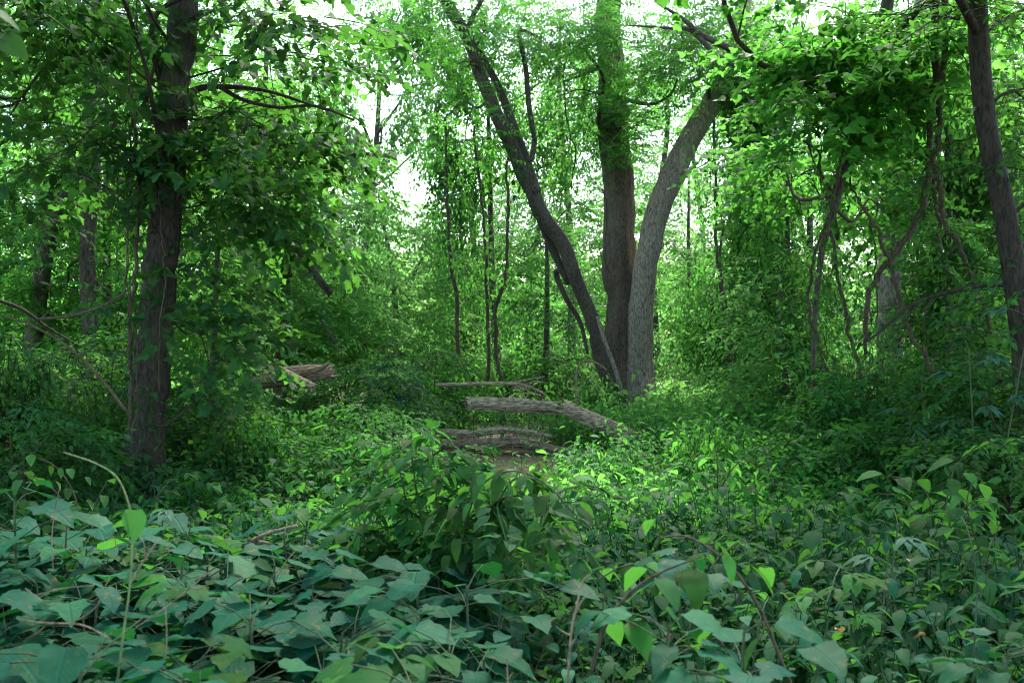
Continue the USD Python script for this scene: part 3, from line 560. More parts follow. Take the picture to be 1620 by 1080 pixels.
# leafy trees and vine-hung columns in the middle distance: (label, foot px, d, top px, trunk radius, clusters, leaf material, spray, leaf size)
mid = [
    ('vine-draped column of dark leaves right of the pale leaning stem', (1195, 640), 19, (1200, 60), .12, [C(1190, 130, 19, 55, 60, .8, 44), C(1205, 230, 19, 45, 70, .7, 46), C(1195, 330, 19, 45, 50, .7, 36), C(1215, 60, 19, 70, 60, .9, 36), C(1160, 420, 20, 60, 60, .8, 36), C(1225, 420, 19.4, 45, 60, .8, 34), C(1190, 520, 20, 60, 60, .8, 44), C(1120, 480, 21, 50, 70, .8, 40)], 'leaf_green', 'pendant', .10),
    ('bright leafy sapling at the edge of the right-hand thicket', (1250, 690), 12.5, (1235, 420), .05, [C(1230, 440, 12.5, 60, 50, .7, 26), C(1225, 530, 12.3, 55, 50, .7, 30), C(1260, 590, 12.2, 50, 60, .6, 30), C(1210, 600, 12.4, 50, 40, .6, 22)], 'leaf_light', 'ovate', .075),
    ('leafy sapling behind the foot of the left leaning stem', (860, 640), 21, (862, 330), .08, [C(870, 500, 21, 55, 60, .9, 40), C(850, 580, 21, 60, 40, .9, 36), C(850, 400, 21, 40, 60, .9, 26), C(910, 340, 21.5, 45, 60, .8, 30), C(905, 580, 20.5, 45, 40, .7, 26)], 'leaf_green', 'ovate', .085),
    ('vine-hung tree with drooping curtains between the left vines and the leaning stem', (790, 610), 23, (770, 100), .10, [C(735, 250, 22, 50, 70, .8, 34), C(725, 340, 22, 35, 50, .7, 20), C(800, 180, 22.5, 60, 60, .8, 28), C(730, 430, 22, 45, 60, .8, 30), C(735, 520, 22, 50, 50, .8, 36), C(880, 250, 22.5, 45, 50, .8, 18), C(895, 150, 22.5, 50, 60, .8, 26)], 'leaf_green', 'pendant', .10),
    ('hazy bright tree left of the three hanging vines', (640, 640), 20, (600, 330), .09, [C(640, 420, 20, 50, 60, 1, 40), C(600, 500, 20, 70, 60, 1, 60), C(660, 540, 19.5, 60, 50, 1, 46), C(560, 430, 20.5, 60, 60, 1, 46), C(585, 350, 20.5, 50, 40, 1, 22)], 'leaf_light', 'ovate', .085),
    ('tall fresh-leaved tree behind the right side of the large dark trunk', (440, 650), 15, (460, 120), .10, [C(400, 400, 14.5, 70, 60, 1, 44), C(480, 330, 15, 70, 60, 1, 44), C(400, 490, 14.5, 70, 60, 1, 50), C(490, 430, 15, 70, 60, 1, 46), C(380, 300, 15, 60, 60, 1, 34), C(480, 500, 15.5, 70, 40, 1, 40), C(520, 260, 15.6, 50, 50, .9, 22), C(540, 340, 15.5, 50, 40, .9, 18)], 'leaf_light', 'ovate', .09),
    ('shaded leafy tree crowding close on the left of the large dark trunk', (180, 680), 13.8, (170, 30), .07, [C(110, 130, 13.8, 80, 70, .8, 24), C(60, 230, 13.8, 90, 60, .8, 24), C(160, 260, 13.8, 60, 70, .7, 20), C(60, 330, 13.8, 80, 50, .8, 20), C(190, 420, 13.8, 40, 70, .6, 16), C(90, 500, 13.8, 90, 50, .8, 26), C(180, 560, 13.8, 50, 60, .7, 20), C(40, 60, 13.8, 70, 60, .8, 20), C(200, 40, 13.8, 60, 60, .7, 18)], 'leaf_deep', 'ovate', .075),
    ('dark leafy sapling crowding close on the right of the large dark trunk', (330, 720), 10.8, (345, 260), .05, [C(330, 400, 10.8, 50, 70, .6, 20), C(370, 250, 11, 60, 60, .7, 20), C(340, 520, 10.6, 55, 60, .6, 22), C(300, 600, 10.4, 30, 50, .6, 9), C(400, 170, 11, 60, 50, .7, 14)], 'leaf_deep', 'maple', .08),
    ('dark vine-hung tree filling the space above the vine tangle at right', (1500, 700), 12.5, (1500, 20), .08, [C(1440, 130, 12.5, 60, 60, .8, 24), C(1510, 130, 12.5, 60, 70, .8, 26), C(1560, 230, 12.5, 60, 70, .8, 26), C(1500, 260, 12.8, 60, 60, .8, 24), C(1430, 270, 12.6, 40, 50, .7, 12), C(1540, 350, 12.6, 60, 60, .8, 24), C(1470, 410, 12.8, 40, 60, .7, 12), C(1540, 470, 12.2, 70, 60, .8, 26), C(1590, 120, 12.5, 60, 70, .8, 20), C(1500, 570, 12, 80, 40, .8, 24)], 'leaf_deep', 'pendant', .10),
    ('leafy tree hung with vines between the dark column and the bare vine loops', (1262, 690), 13.2, (1250, 200), .06, [C(1240, 280, 13.2, 45, 50, .7, 18), C(1222, 370, 13.2, 45, 50, .7, 20), C(1275, 430, 13.4, 35, 60, .7, 16), C(1240, 500, 13, 55, 50, .7, 22), C(1275, 330, 13.2, 35, 40, .6, 10), C(1290, 590, 13, 45, 50, .7, 18)], 'leaf_green', 'pendant', .08),
    ('tree with hanging foliage above the pale gap at upper centre-left', (560, 640), 24, (600, 20), .12, [C(600, 30, 22, 30, 40, 1, 6), C(705, 120, 22, 45, 70, 1, 30), C(555, 230, 23, 50, 30, 1, 20), C(740, 60, 22, 60, 60, 1, 32), C(520, 130, 22, 40, 60, 1, 16), C(660, 30, 21, 55, 50, 1, 30), C(635, 170, 22, 25, 40, 1, 10), C(700, 230, 22, 30, 50, 1, 16)], 'leaf_green', 'pendant', .11),
    ('dark leafy tree filling the gap left of the straight grey sapling', (70, 640), 15, (60, 150), .12, [C(60, 380, 15, 90, 70, 1, 50), C(120, 480, 15, 90, 60, 1, 50), C(30, 540, 15, 90, 60, 1, 50), C(180, 560, 15, 80, 50, 1, 40), C(60, 240, 15, 80, 50, 1, 26), C(180, 330, 15, 60, 60, 1, 36), C(200, 130, 15, 60, 60, 1, 26)], 'leaf_fresh', 'ovate', .09),
    ('leafy tree with drooping sprays right of the pale smooth trunk', (1530, 660), 17, (1520, 60), .12, [C(1530, 150, 17, 90, 70, 1, 50), C(1500, 250, 17, 80, 60, 1, 50), C(1570, 300, 17, 80, 70, 1, 50), C(1480, 400, 17, 60, 60, 1, 40), C(1560, 450, 17, 80, 60, 1, 50), C(1470, 500, 17, 50, 60, 1, 34), C(1540, 560, 16, 90, 50, 1, 44), C(1430, 40, 17, 70, 50, 1, 26)], 'leaf_green', 'ovate', .085),
    ('pale feathery tree in the opening right of the pale leaning stem', (1090, 610), 24, (1090, 280), .08, [C(1080, 400, 24, 50, 50, 1, 36), C(1090, 320, 24, 50, 50, 1, 30), C(1070, 500, 24, 40, 50, 1, 30), C(1130, 560, 23, 60, 40, 1, 34)], 'leaf_light', 'feather', .085),
    ('leafy tree with a light crown between the dark column and the leaning slim tree', (1270, 660), 20, (1280, 150), .10, [C(1275, 320, 20, 50, 60, 1, 34), C(1265, 420, 20, 50, 50, 1, 34), C(1280, 500, 19, 40, 60, 1, 34), C(1290, 200, 21, 50, 60, 1, 36), C(1240, 120, 21, 60, 60, 1, 40)], 'leaf_green', 'ovate', .085),
]
for i, (lab, foot, d, top, r, cls, lm, kind, lf) in enumerate(mid):
    rr = np.random.default_rng(300 + i)
    q = [foot, (foot[0] + (top[0] - foot[0]) * .3 + rr.uniform(-8, 8), foot[1] + (top[1] - foot[1]) * .3), (foot[0] + (top[0] - foot[0]) * .7 + rr.uniform(-10, 10), foot[1] + (top[1] - foot[1]) * .7), top]
    slender(lab, q, d, [r, r * .8, r * .55, r * .25], cls, 'bark_slate', lm, kind, 310 + i, lf, name='leafy_tree', L=.95 if d > 14 else .6, n=40 if d > 14 else 26, thr=.38, r=.045, dens=1.75 if d > 14 else 2.0)

# trees farther back: foot px, distance, height in metres, crown half width
backs = [(-120, 30, 15, 3.6), (20, 34, 15, 3.8), (110, 27, 13, 3.2), (200, 38, 16, 4.2), (285, 30, 13.5, 3.4), (350, 40, 16, 4.2), (415, 33, 14, 3.4), (470, 45, 15, 4.2), (525, 36, 8.0, 3.2), (590, 48, 7.4, 3.6), (655, 40, 5.6, 2.8), (700, 52, 9.0, 4.2), (745, 38, 9.5, 2.6), (800, 55, 9.5, 4.2),
         (842, 42, 9.5, 2.6), (905, 36, 14, 2.8), (960, 46, 16, 4.0), (1040, 38, 14.5, 3.6), (1110, 48, 17, 4.4), (1180, 33, 13.5, 3.2), (1245, 42, 15.5, 3.8), (1280, 36, 8.0, 2.0), (1366, 56, 4.0, 2.4), (1440, 44, 8.0, 2.2), (1470, 30, 13, 3.0), (1535, 37, 15, 3.8), (1610, 30, 14, 3.4), (1700, 35, 15, 4.0)]
desc = ['narrow', 'broad', 'rounded', 'ragged', 'tall', 'low', 'dense', 'open']
where = {(-120, 20): 'beyond the left edge of the picture', }
spots = ['at the far left edge beyond the thin dark tree', 'behind the crooked leaning trunk', 'behind the straight grey sapling', 'just left of the large dark trunk', 'hidden partly by the large dark trunk', 'close on the right of the large dark trunk', 'above the left log pile', 'right of the left log pile',
         'under the left part of the white sky gap', 'in the middle of the white sky gap', 'just left of the leftmost hanging vine', 'behind the leftmost hanging vine', 'between the left and middle hanging vines', 'behind the elbowed vine', 'right of the elbowed vine', 'behind the left leaning stem', 'behind the upright middle stem',
         'in the fork between the middle and pale stems', 'behind the pale leaning stem', 'behind the dark vine-draped column', 'right of the dark vine-draped column', 'left of the white gap at right', 'in the white gap at right, low and far', 'behind the pale smooth trunk', 'right of the pale smooth trunk', 'behind the vine knot at right', 'behind the right edge trunk', 'past the right edge trunk']
for i, ((px, d, h, w), sp) in enumerate(zip(backs, spots)):
    rr = np.random.default_rng(500 + i)
    x = (px - 810) / FPX * d; z0 = G0(x, d)
    base = np.array([x, d, z0 - .1])
    cls = []
    nlay = max(3, int(h / 2.2))
    for k in range(nlay):
        f = (k + .5) / nlay
        zz = z0 + .6 + f * (h - 1.0)
        ww = w * (0.75 + .35 * math.sin(PI * min(1, f * 1.05)) - .35 * max(0, f - .7)) 
        for s in range(2):
            cls.append((np.array([x + rr.uniform(-.5, .5) * ww, d + rr.uniform(-.5, .5) * ww, zz + rr.uniform(-.5, .5)]), (ww * rr.uniform(.5, .75), ww * .6, h / nlay * rr.uniform(.55, .9)), int(11 * ww * (h / nlay) / 2.2)))
    lm = ['leaf_fresh', 'leaf_light', 'leaf_green', 'leaf_fresh', 'leaf_light'][int(rr.integers(5))]
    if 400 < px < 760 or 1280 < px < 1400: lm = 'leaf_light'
    col = {'leaf_fresh': 'fresh green', 'leaf_light': 'light green', 'leaf_green': 'mid green'}[lm]
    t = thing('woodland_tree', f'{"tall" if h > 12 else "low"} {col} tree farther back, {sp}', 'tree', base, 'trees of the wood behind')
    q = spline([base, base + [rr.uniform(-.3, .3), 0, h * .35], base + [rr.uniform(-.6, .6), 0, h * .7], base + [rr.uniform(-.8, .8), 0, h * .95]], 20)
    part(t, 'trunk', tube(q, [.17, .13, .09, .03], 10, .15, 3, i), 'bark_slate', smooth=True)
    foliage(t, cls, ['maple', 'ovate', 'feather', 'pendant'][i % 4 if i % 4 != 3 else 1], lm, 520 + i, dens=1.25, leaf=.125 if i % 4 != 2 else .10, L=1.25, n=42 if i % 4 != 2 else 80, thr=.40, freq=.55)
    sub_branches(t, q, cls[2::3], .05, 'bark_slate', 560 + i, lo=.2, sides=5)

# the far edge of the wood: one mass beyond the trees one can tell apart
rr = np.random.default_rng(77)
fp = []
for k in range(4200):
    d = rr.uniform(62, 105); x = rr.uniform(-.62, .62) * d
    top = (d - 40) * .06 + 3.2 + 4.5 * meshkit.fbm(np.array([x * .12, d * .1, 0.0]), 2, 9)
    fp.append((x, d, G0(x, d) + rr.random() ** .8 * top))
fp = np.array(fp); m = len(fp)
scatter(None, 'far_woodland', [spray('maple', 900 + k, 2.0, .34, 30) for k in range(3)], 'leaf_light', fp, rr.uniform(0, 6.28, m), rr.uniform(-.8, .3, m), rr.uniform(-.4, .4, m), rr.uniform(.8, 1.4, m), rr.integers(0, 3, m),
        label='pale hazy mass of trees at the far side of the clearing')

# ------------------------------------------------------------------ bushes of the middle ground
bush = [('dark leafy bush left of the foot of the large dark trunk', 95, 650, 9.3, 110, 65, 'leaf_deep', 40, .065), ('dark bush at the lower left edge under the thin dark tree', 20, 700, 7.2, 100, 80, 'leaf_deep', 40, .065), ('ivy-like bush at the right side of the large dark trunk foot', 330, 655, 9.6, 60, 60, 'leaf_deep', 34, .06),
        ('dense small-leaved bush in front of the left log pile', 440, 690, 10.5, 90, 48, 'leaf_green', 60, .065), ('ivy-covered mound between the left log pile and the fallen log', 575, 640, 12.6, 85, 85, 'leaf_deep', 90, .065), ('bush arching over the left end of the fallen log', 655, 600, 15, 70, 65, 'leaf_green', 60, .075),
        ('pale-topped bush left of the fallen log', 625, 585, 14.2, 50, 30, 'leaf_pale', 18, .07), ('thicket of leaves above the left log pile', 440, 520, 16, 90, 40, 'leaf_green', 60, .08), ('bush behind the left log pile with dark hollow', 550, 530, 16, 80, 55, 'leaf_light', 60, .08),
        ('dark leafy bush under the vine tangle at right', 1400, 660, 10.5, 80, 50, 'leaf_green', 46, .07), ('bush crowding the foot of the right edge trunk', 1570, 640, 8.2, 80, 70, 'leaf_deep', 46, .07), ('dark bush at the right edge below the pale-leaved sprig', 1600, 760, 6.6, 90, 70, 'leaf_deep', 46, .07),
        ('bush in front of the stump-like leafy post at right', 1330, 690, 10.8, 70, 40, 'leaf_green', 36, .07), ('leafy post of ivy standing right of the log', 1258, 650, 12, 22, 60, 'leaf_deep', 28, .055), ('bright low bush right of the great tree foot', 1110, 640, 17.5, 80, 35, 'leaf_light', 46, .08), ('small bush before the great tree foot', 935, 610, 17, 30, 35, 'leaf_light', 10, .07),
        ('bush of bright leaves between great tree and leafy post', 1180, 660, 14.5, 60, 40, 'leaf_fresh', 40, .075), ('dark bush in the shade behind the fallen log', 850, 600, 20, 80, 30, 'leaf_green', 46, .08), ('leafy bush behind the middle vines', 720, 590, 19, 70, 40, 'leaf_light', 44, .08),
    ('broad leafy bush on the slope right of the leafy post', 1340, 720, 8.6, 90, 45, 'leaf_green', 40, .075), ('bush of mixed leaves left of the right edge trunk foot', 1480, 720, 8.4, 80, 50, 'leaf_green', 42, .075), ('bright bush below the leafy post at right', 1230, 735, 9.5, 80, 32, 'leaf_fresh', 36, .075),
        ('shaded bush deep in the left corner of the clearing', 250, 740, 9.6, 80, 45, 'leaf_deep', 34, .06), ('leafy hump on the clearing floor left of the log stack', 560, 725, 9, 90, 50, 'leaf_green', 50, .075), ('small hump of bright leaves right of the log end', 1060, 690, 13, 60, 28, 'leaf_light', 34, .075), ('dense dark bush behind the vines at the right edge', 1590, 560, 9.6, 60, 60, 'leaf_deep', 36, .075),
        ('tall leafy bush beside the left end of the log stack', 590, 690, 10.4, 50, 60, 'leaf_green', 40, .075), ('rounded bush halfway down the right-hand slope', 1130, 715, 9.4, 65, 45, 'leaf_fresh', 36, .075), ('tall bush of mixed leaves under the white gap at right', 1330, 640, 9.8, 60, 60, 'leaf_green', 44, .08),
        ('high dark thicket behind the large dark trunk foot', 150, 600, 10.6, 80, 70, 'leaf_deep', 46, .07), ('leafy mound on the left slope under the dead snag', 380, 700, 8.8, 70, 50, 'leaf_green', 36, .07), ('bush at the far right edge in front of the pale sprigs', 1480, 640, 8.9, 60, 55, 'leaf_green', 36, .08),
        ('leafy thicket between the pale trunk and the right edge trunk', 1500, 610, 11, 70, 50, 'leaf_green', 50, .08), ('thicket under the thin dark tree at the left edge', -10, 580, 8.2, 90, 60, 'leaf_deep', 40, .065)]
for i, (lab, px, py, d, rx, ry, lm, n, lf) in enumerate(bush):
    rr = np.random.default_rng(700 + i)
    c = P(px, py, d); b = np.array([c[0], c[1], G0(c[0], c[1])])
    t = thing('bush', lab, 'bush', b, None)
    rxm, rym = rx / FPX * d, ry / FPX * d
    for k in range(4):
        e = c + rr.uniform(-.7, .7, 3) * [rxm, rxm * .7, rym]
        limb(t, 'stem', [b + rr.uniform(-.15, .15, 3) * [1, 1, 0] - [0, 0, .05], (b + e) / 2 + rr.uniform(-.1, .1, 3), e], [.02, .014, .006], 'bark_vine', sides=6)
    low = (np.array([c[0], c[1], (c[2] + b[2]) / 2]), (rxm * .9, rxm * .6, max(.2, (c[2] - b[2]) / 2)), int(n * .6))
    foliage(t, [(c, (rxm, rxm * .7, rym), n), low], 'ovate' if i % 3 else 'pendant', lm, 720 + i, leaf=lf, L=.5, n=26, thr=.30, freq=1.6, name='foliage')

# ------------------------------------------------------------------ fallen logs
def log_thing(label, pts, d, radii, seed, mat='bark_log', name='fallen_log', ends=True):
    q = spline(pix(pts, d), 40)
    t = thing(name, label, 'log', q[0])
    v, f, u = tube(q, radii, 30, .12, 3.5, seed, ridge=.14)
    rr = np.random.default_rng(seed)
    for ring, d_ in ((0, norm(q[0] - q[1])), (len(q) - 1, norm(q[-1] - q[-2]))):     # broken, splintered ends
        v[ring * 30:ring * 30 + 30] += d_ * rr.uniform(-.2, .9, (30, 1)) * float(np.max(radii)) * np.repeat(rr.uniform(.3, 1, (10, 1)), 3, 0)
    v[-2:] -= np.array([norm(q[0] - q[1]), norm(q[-1] - q[-2])]) * float(np.max(radii)) * .5
    part(t, 'log_bark', (v, f, u), mat, smooth=False)
    e = [(q[0], norm(q[0] - q[1]), np.atleast_1d(radii)[0]), (q[-1], norm(q[-1] - q[-2]), np.atleast_1d(radii)[-1])]
    for c, d_, r_ in e:
        if r_ > .05:
            ms = [tube(np.array([c + rr.normal(0, .4, 3) * r_ - d_ * r_, c + rr.normal(0, .45, 3) * r_ + d_ * r_ * rr.uniform(.1, .8)]), [r_ * .24, r_ * .08], 5, cap=True) for _ in range(7)]
            part(t, 'splintered_wood', join(ms), 'dead_wood')
    return t, q
t, q = log_thing('long furrowed grey log propped level across the clearing, left of the great tree', [(742, 637), (800, 639), (880, 645)], 13.4, [.088, .095, .088], 1)
limb(t, 'prop_twig', pix([(750, 655), (749, 680), (750, 700)], 13.9), [.014, .012, .010], 'bark_vine', rough=.2)
t, q = log_thing('furrowed log end slanting down right to the ground from the long log', [(892, 644), (945, 668), (1004, 692)], 13.0, [.09, .102, .095], 2)
t, q = log_thing('thin dark upper log lying below the long log', [(640, 690), (700, 684), (745, 686), (790, 680), (842, 684), (872, 690)], 13.2, [.03, .05, .055, .05, .035, .02], 3)
t, q = log_thing('reddish rotting log lowest of the stack below the long log', [(680, 700), (750, 704), (820, 700), (880, 712), (940, 716)], 13.0, [.05, .085, .08, .065, .03], 4, mat='dead_wood')
t, q = log_thing('splintered reddish log of the left log pile', [(400, 603), (440, 598), (490, 591), (522, 589)], 11.8, [.10, .12, .105, .08], 5, mat='dead_wood')
limb(t, 'splinter', pix([(480, 590), (512, 580), (522, 570)], 11.7), [.05, .03, .008], 'dead_wood')
t, q = log_thing('thin bare log leaning down right across the left log pile', [(400, 570), (430, 580), (465, 598), (494, 612)], 11.5, [.04, .052, .055, .05], 6)
t, q = log_thing('dark slanting dead trunk hanging over the bushes left of the sky gap', [(445, 366), (462, 385), (490, 422), (522, 464)], 13.5, [.028, .045, .05, .05], 7, mat='bark_dark', name='dead_snag')
limb(t, 'twig', pix([(452, 372), (435, 368), (420, 370)], 13.5), [.02, .015, .008], 'bark_dark')
t, q = log_thing('short dead stick slanting above the left log pile', [(505, 503), (520, 525), (540, 556)], 13.5, [.014, .018, .014], 8, mat='bark_dark', name='dead_stick')

def twig_thing(label, main, d, radii, subs, mat='dry_twig', name='dry_twig', cat='twig'):
    t = thing(name, label, cat, P(*(main[0] if len(main[0]) == 3 else (*main[0], d))))
    radii = [r * (.6 if d < 4 else .85) for r in radii]
    limb(t, 'stem', pix(main, d), radii, mat, sides=7, rough=.2)
    for s in subs:
        limb(t, 'side_twig', pix(s, d), [radii[-1] * 1.2, radii[-1] * .5], mat, sides=5, rough=.2)
    return t
twig_thing('fallen forked dead branch lying over the long log', [(690, 609), (740, 607), (800, 606), (835, 610), (865, 625)], 13.4, [.028, .028, .025, .014], [[(805, 606), (822, 618), (833, 632)], [(812, 605), (850, 598), (862, 595)], [(835, 610), (845, 603), (866, 606)], [(830, 608), (836, 622), (830, 630)], [(806, 604), (835, 618), (868, 630)]], mat='bark_log', name='dead_branch', cat='branch')
twig_thing('thin pale twig hooked down before the log stack', [(752, 645), (795, 648), (803, 670), (808, 695), (814, 715)], 12.6, [.006, .006, .005], [[(803, 672), (812, 655), (850, 642)], [(795, 648), (825, 643), (862, 642)]])
twig_thing('pale bent sapling stem arching before the great tree foot', [(912, 640), (911, 600), (915, 580), (926, 570), (945, 575), (960, 585)], 15, [.02, .02, .018, .014], [])
twig_thing('thin pale stick upright left of the log stack', [(665, 700), (666, 660), (668, 620), (655, 612)], 12.4, [.008, .007, .006], [])
twig_thing('straight pale stick leaning over the foot of the left leaning stem', [(985, 625), (972, 580), (955, 535), (945, 500)], 17.9, [.05, .045, .04], [], mat='bark_pale')
twig_thing('bare branched dry twig standing upright at the bottom centre-right', [(898, 1080), (904, 1000), (912, 960), (922, 920), (934, 908)], 2.5, [.0055, .005, .0045, .003], [[(904, 1005), (890, 998), (880, 990)], [(910, 970), (924, 945), (940, 935)], [(918, 930), (910, 922), (908, 915)], [(903, 1020), (915, 1002), (925, 992)]])
twig_thing('second thin dry twig low at the bottom centre', [(805, 1110), (803, 1070), (802, 1040)], 2.4, [.003, .002], [[(803, 1075), (812, 1062)]])
twig_thing('forked pale dead twig beside the tall weed stalk', [(205, 925), (222, 895), (240, 868), (249, 855)], 2.9, [.006, .005, .004], [[(230, 880), (228, 860), (222, 848)]])
twig_thing('pale broken branch lying across the plants right of the weed stalk', [(362, 892), (385, 865), (420, 845), (470, 832)], 4.6, [.012, .011, .010, .012], [[(400, 858), (430, 862), (465, 893)], [(385, 865), (395, 850)]])
twig_thing('tangle of fine dry twigs at the bottom left edge', [(30, 980), (75, 985), (130, 988), (175, 1010)], 2.2, [.003, .003, .002], [[(75, 985), (60, 1000), (40, 1010)], [(110, 986), (140, 970), (160, 950)], [(60, 940), (100, 930), (150, 925)], [(40, 930), (75, 955), (100, 950)]])
twig_thing('thin dry stem slanting through the broad leaves at bottom left', [(330, 905), (300, 930), (262, 960), (215, 992)], 2.6, [.003, .004, .003], [[(262, 960), (264, 1010), (262, 1040)], [(300, 930), (330, 928)]])
twig_thing('fine upright dry stalk at the left behind the broad leaves', [(84, 900), (82, 850), (88, 800), (96, 765)], 3.6, [.004, .003, .002], [[(84, 850), (70, 842)], [(86, 870), (100, 880)]])
twig_thing('long bare branch arching in front of the dark bushes at left', [(200, 650), (160, 600), (110, 550), (50, 515), (-10, 495)], 6.2, [.012, .010, .008, .006], [[(110, 550), (80, 560), (40, 580)]], mat='bark_vine', name='dead_branch', cat='branch')
twig_thing('thin bent branch reaching right toward the large dark trunk', [(60, 505), (120, 498), (170, 480), (205, 455), (212, 430)], 7.2, [.014, .012, .010, .006], [], mat='bark_vine', name='dead_branch', cat='branch')
twig_thing('curled thin stem low among leaves right of the log', [(1700, 0, 9)] if False else [(1390, 600), (1365, 640), (1340, 655)], 9.6, [.010, .008, .006], [], mat='bark_vine')

# ------------------------------------------------------------------ plants of the foreground, leaf by leaf
def petiole(a, b, r=.0022):
    a, b = np.asarray(a), np.asarray(b)
    return tube(np.array([a, (a + b) / 2 + [0, 0, .012], b]), [r, r * .8], 4, cap=False)

def build_plant(t, stems, leaves, smat, lmat):
    part(t, 'stem', join(stems), smat, smooth=True, world=False)
    for m in leaves:
        part(t, 'leaf', m, lmat, smooth=True, world=False)

def broad_plant(rr, h=.7, n=9, L=.135, kind=None):
    top = np.array([rr.uniform(-.08, .08), rr.uniform(-.08, .08), h])
    ax = spline([(0, 0, -.05), top * .5 + [rr.uniform(-.04, .04), 0, 0], top], 6)
    st, lv = [tube(ax, [.006, .004], 5, cap=False)], []
    for k in range(n):
        f = rr.uniform(.72, 1.0); yaw = 2.4 * k + rr.uniform(-.4, .4)
        a = top * f; off = rr.uniform(.06, .22)
        e = a + np.array([-math.sin(yaw) * off, math.cos(yaw) * off, rr.uniform(.01, .10)])
        st.append(petiole(a, e))
        l = L * rr.uniform(.72, 1.3)
        if (kind or ('grape' if rr.random() < .25 else 'heart')) == 'grape':
            m = lobed_leaf('grape', l, l * 1.0, rr.uniform(.02, .22), rr.uniform(.15, .5), rr.uniform(0, .15), int(rr.integers(1e6)), .05)
        else:
            m = strip_leaf('heart', l, l * rr.uniform(.58, .86), 8, rr.uniform(.02, .28), rr.uniform(.12, .6), .055, .10, int(rr.integers(1e6)))
        lv.append(place(m, rot(yaw + rr.uniform(-.5, .5), rr.uniform(-.30, .22), rr.uniform(-.25, .25)), 1, e))
    return st, lv

def nettle(rr, h=.75, pairs=5, L=.10, w=.55):
    lean = rr.uniform(-.14, .14, 2)
    ax = spline([(0, 0, -.05), (lean[0] * .3, lean[1] * .3, h * .5), (lean[0], lean[1], h)], 8)
    st, lv = [tube(ax, [.005, .0022], 5, cap=False)], []
    for k in range(pairs):
        f = .40 + .58 * (k + .5) / pairs
        a = np.array([np.interp(f, np.linspace(0, 1, 8), ax[:, c]) for c in range(3)])
        for s in (0, 1):
            yaw = k * PI / 2 + s * PI + rr.uniform(-.35, .35)
            off = .05 * (1.25 - f * .6)
            e = a + np.array([-math.sin(yaw) * off, math.cos(yaw) * off, .015])
            st.append(petiole(a, e, .0016))
            l = L * rr.uniform(.8, 1.15) * (1.2 - .45 * f)
            lv.append(place(strip_leaf('ovate', l, l * w * rr.uniform(.9, 1.15), 6, rr.uniform(.1, .3), rr.uniform(.2, .55), .04, .05, int(rr.integers(1e6))), rot(yaw, rr.uniform(-.35, .15), rr.uniform(-.25, .25)), 1, e))
    return st, lv

def five_leaf(rr, h=.6, whorls=3, L=.11):
    ax = spline([(0, 0, -.05), (rr.uniform(-.1, .1), rr.uniform(-.1, .1), h)], 6)
    st, lv = [tube(ax, [.005, .003], 5, cap=False)], []
    for k in range(whorls):
        f = .25 + .75 * (k + 1) / whorls; yaw = 2.2 * k + rr.uniform(-.3, .3); a = ax[-1] * f
        off = rr.uniform(.06, .14); e = a + np.array([-math.sin(yaw) * off, math.cos(yaw) * off, .05])
        st.append(petiole(a, e))
        for q in range(5):
            l = L * (1.1 - .14 * abs(q - 2)) * rr.uniform(.9, 1.1)
            lv.append(place(strip_leaf('ovate', l, l * .42, 6, .22, rr.uniform(.2, .4), .05, .03, int(rr.integers(1e6))), rot(yaw + (q - 2) * .62, rr.uniform(-.25, 0), rr.uniform(-.15, .15)), 1, e))
    return st, lv

def three_leaf(rr, h=.6, n=5, L=.085):
    bend = rr.uniform(.25, .5); yaw0 = rr.uniform(0, 6.28)
    dr = np.array([-math.sin(yaw0), math.cos(yaw0), 0])
    ax = spline([(0, 0, -.05), dr * bend * .3 + [0, 0, h * .7], dr * bend * .8 + [0, 0, h], dr * bend * 1.3 + [0, 0, h * .9]], 12)
    st, lv = [tube(ax, [.0045, .002], 5, cap=False)], []
    for k in range(n):
        i = int(4 + 7 * k / max(1, n - 1)); a = ax[i]; yaw = yaw0 + (-1 if k % 2 else 1) * rr.uniform(.5, 1.4)
        e = a + np.array([-math.sin(yaw), math.cos(yaw), .3]) * .07
        st.append(petiole(a, e))
        for q in (-1, 0, 1):
            l = L * (1.15 if q == 0 else .95) * rr.uniform(.9, 1.15)
            lv.append(place(strip_leaf('ovate', l, l * .66, 6, rr.uniform(.1, .25), rr.uniform(.15, .45), .05, .05, int(rr.integers(1e6))), rot(yaw + q * 1.15, rr.uniform(-.35, 0), rr.uniform(-.2, .2)), 1, e))
    return st, lv

def creeper(rr, h=.35, n=9, L=.07):
    st, lv = [], []
    for s in range(2):
        yaw0 = rr.uniform(0, 6.28); dr = np.array([-math.sin(yaw0), math.cos(yaw0), 0])
        ax = spline([(0, 0, -.03), dr * .12 + [0, 0, h * .7], dr * .3 + [0, 0, h]], 8)
        st.append(tube(ax, [.004, .002], 4, cap=False))
        for k in range(n // 2):
            a = ax[2 + int(5 * k / (n // 2))]; yaw = yaw0 + (-1 if k % 2 else 1) * rr.uniform(.6, 1.5)
            l = L * rr.uniform(.75, 1.25)
            lv.append(place(strip_leaf('heart', l, l * .78, 5, rr.uniform(.05, .25), rr.uniform(.1, .4), .03, .06, int(rr.integers(1e6))), rot(yaw, rr.uniform(-.4, .15), rr.uniform(-.3, .3)), 1, a + np.array([-math.sin(yaw), math.cos(yaw), .2]) * .04))
    return st, lv

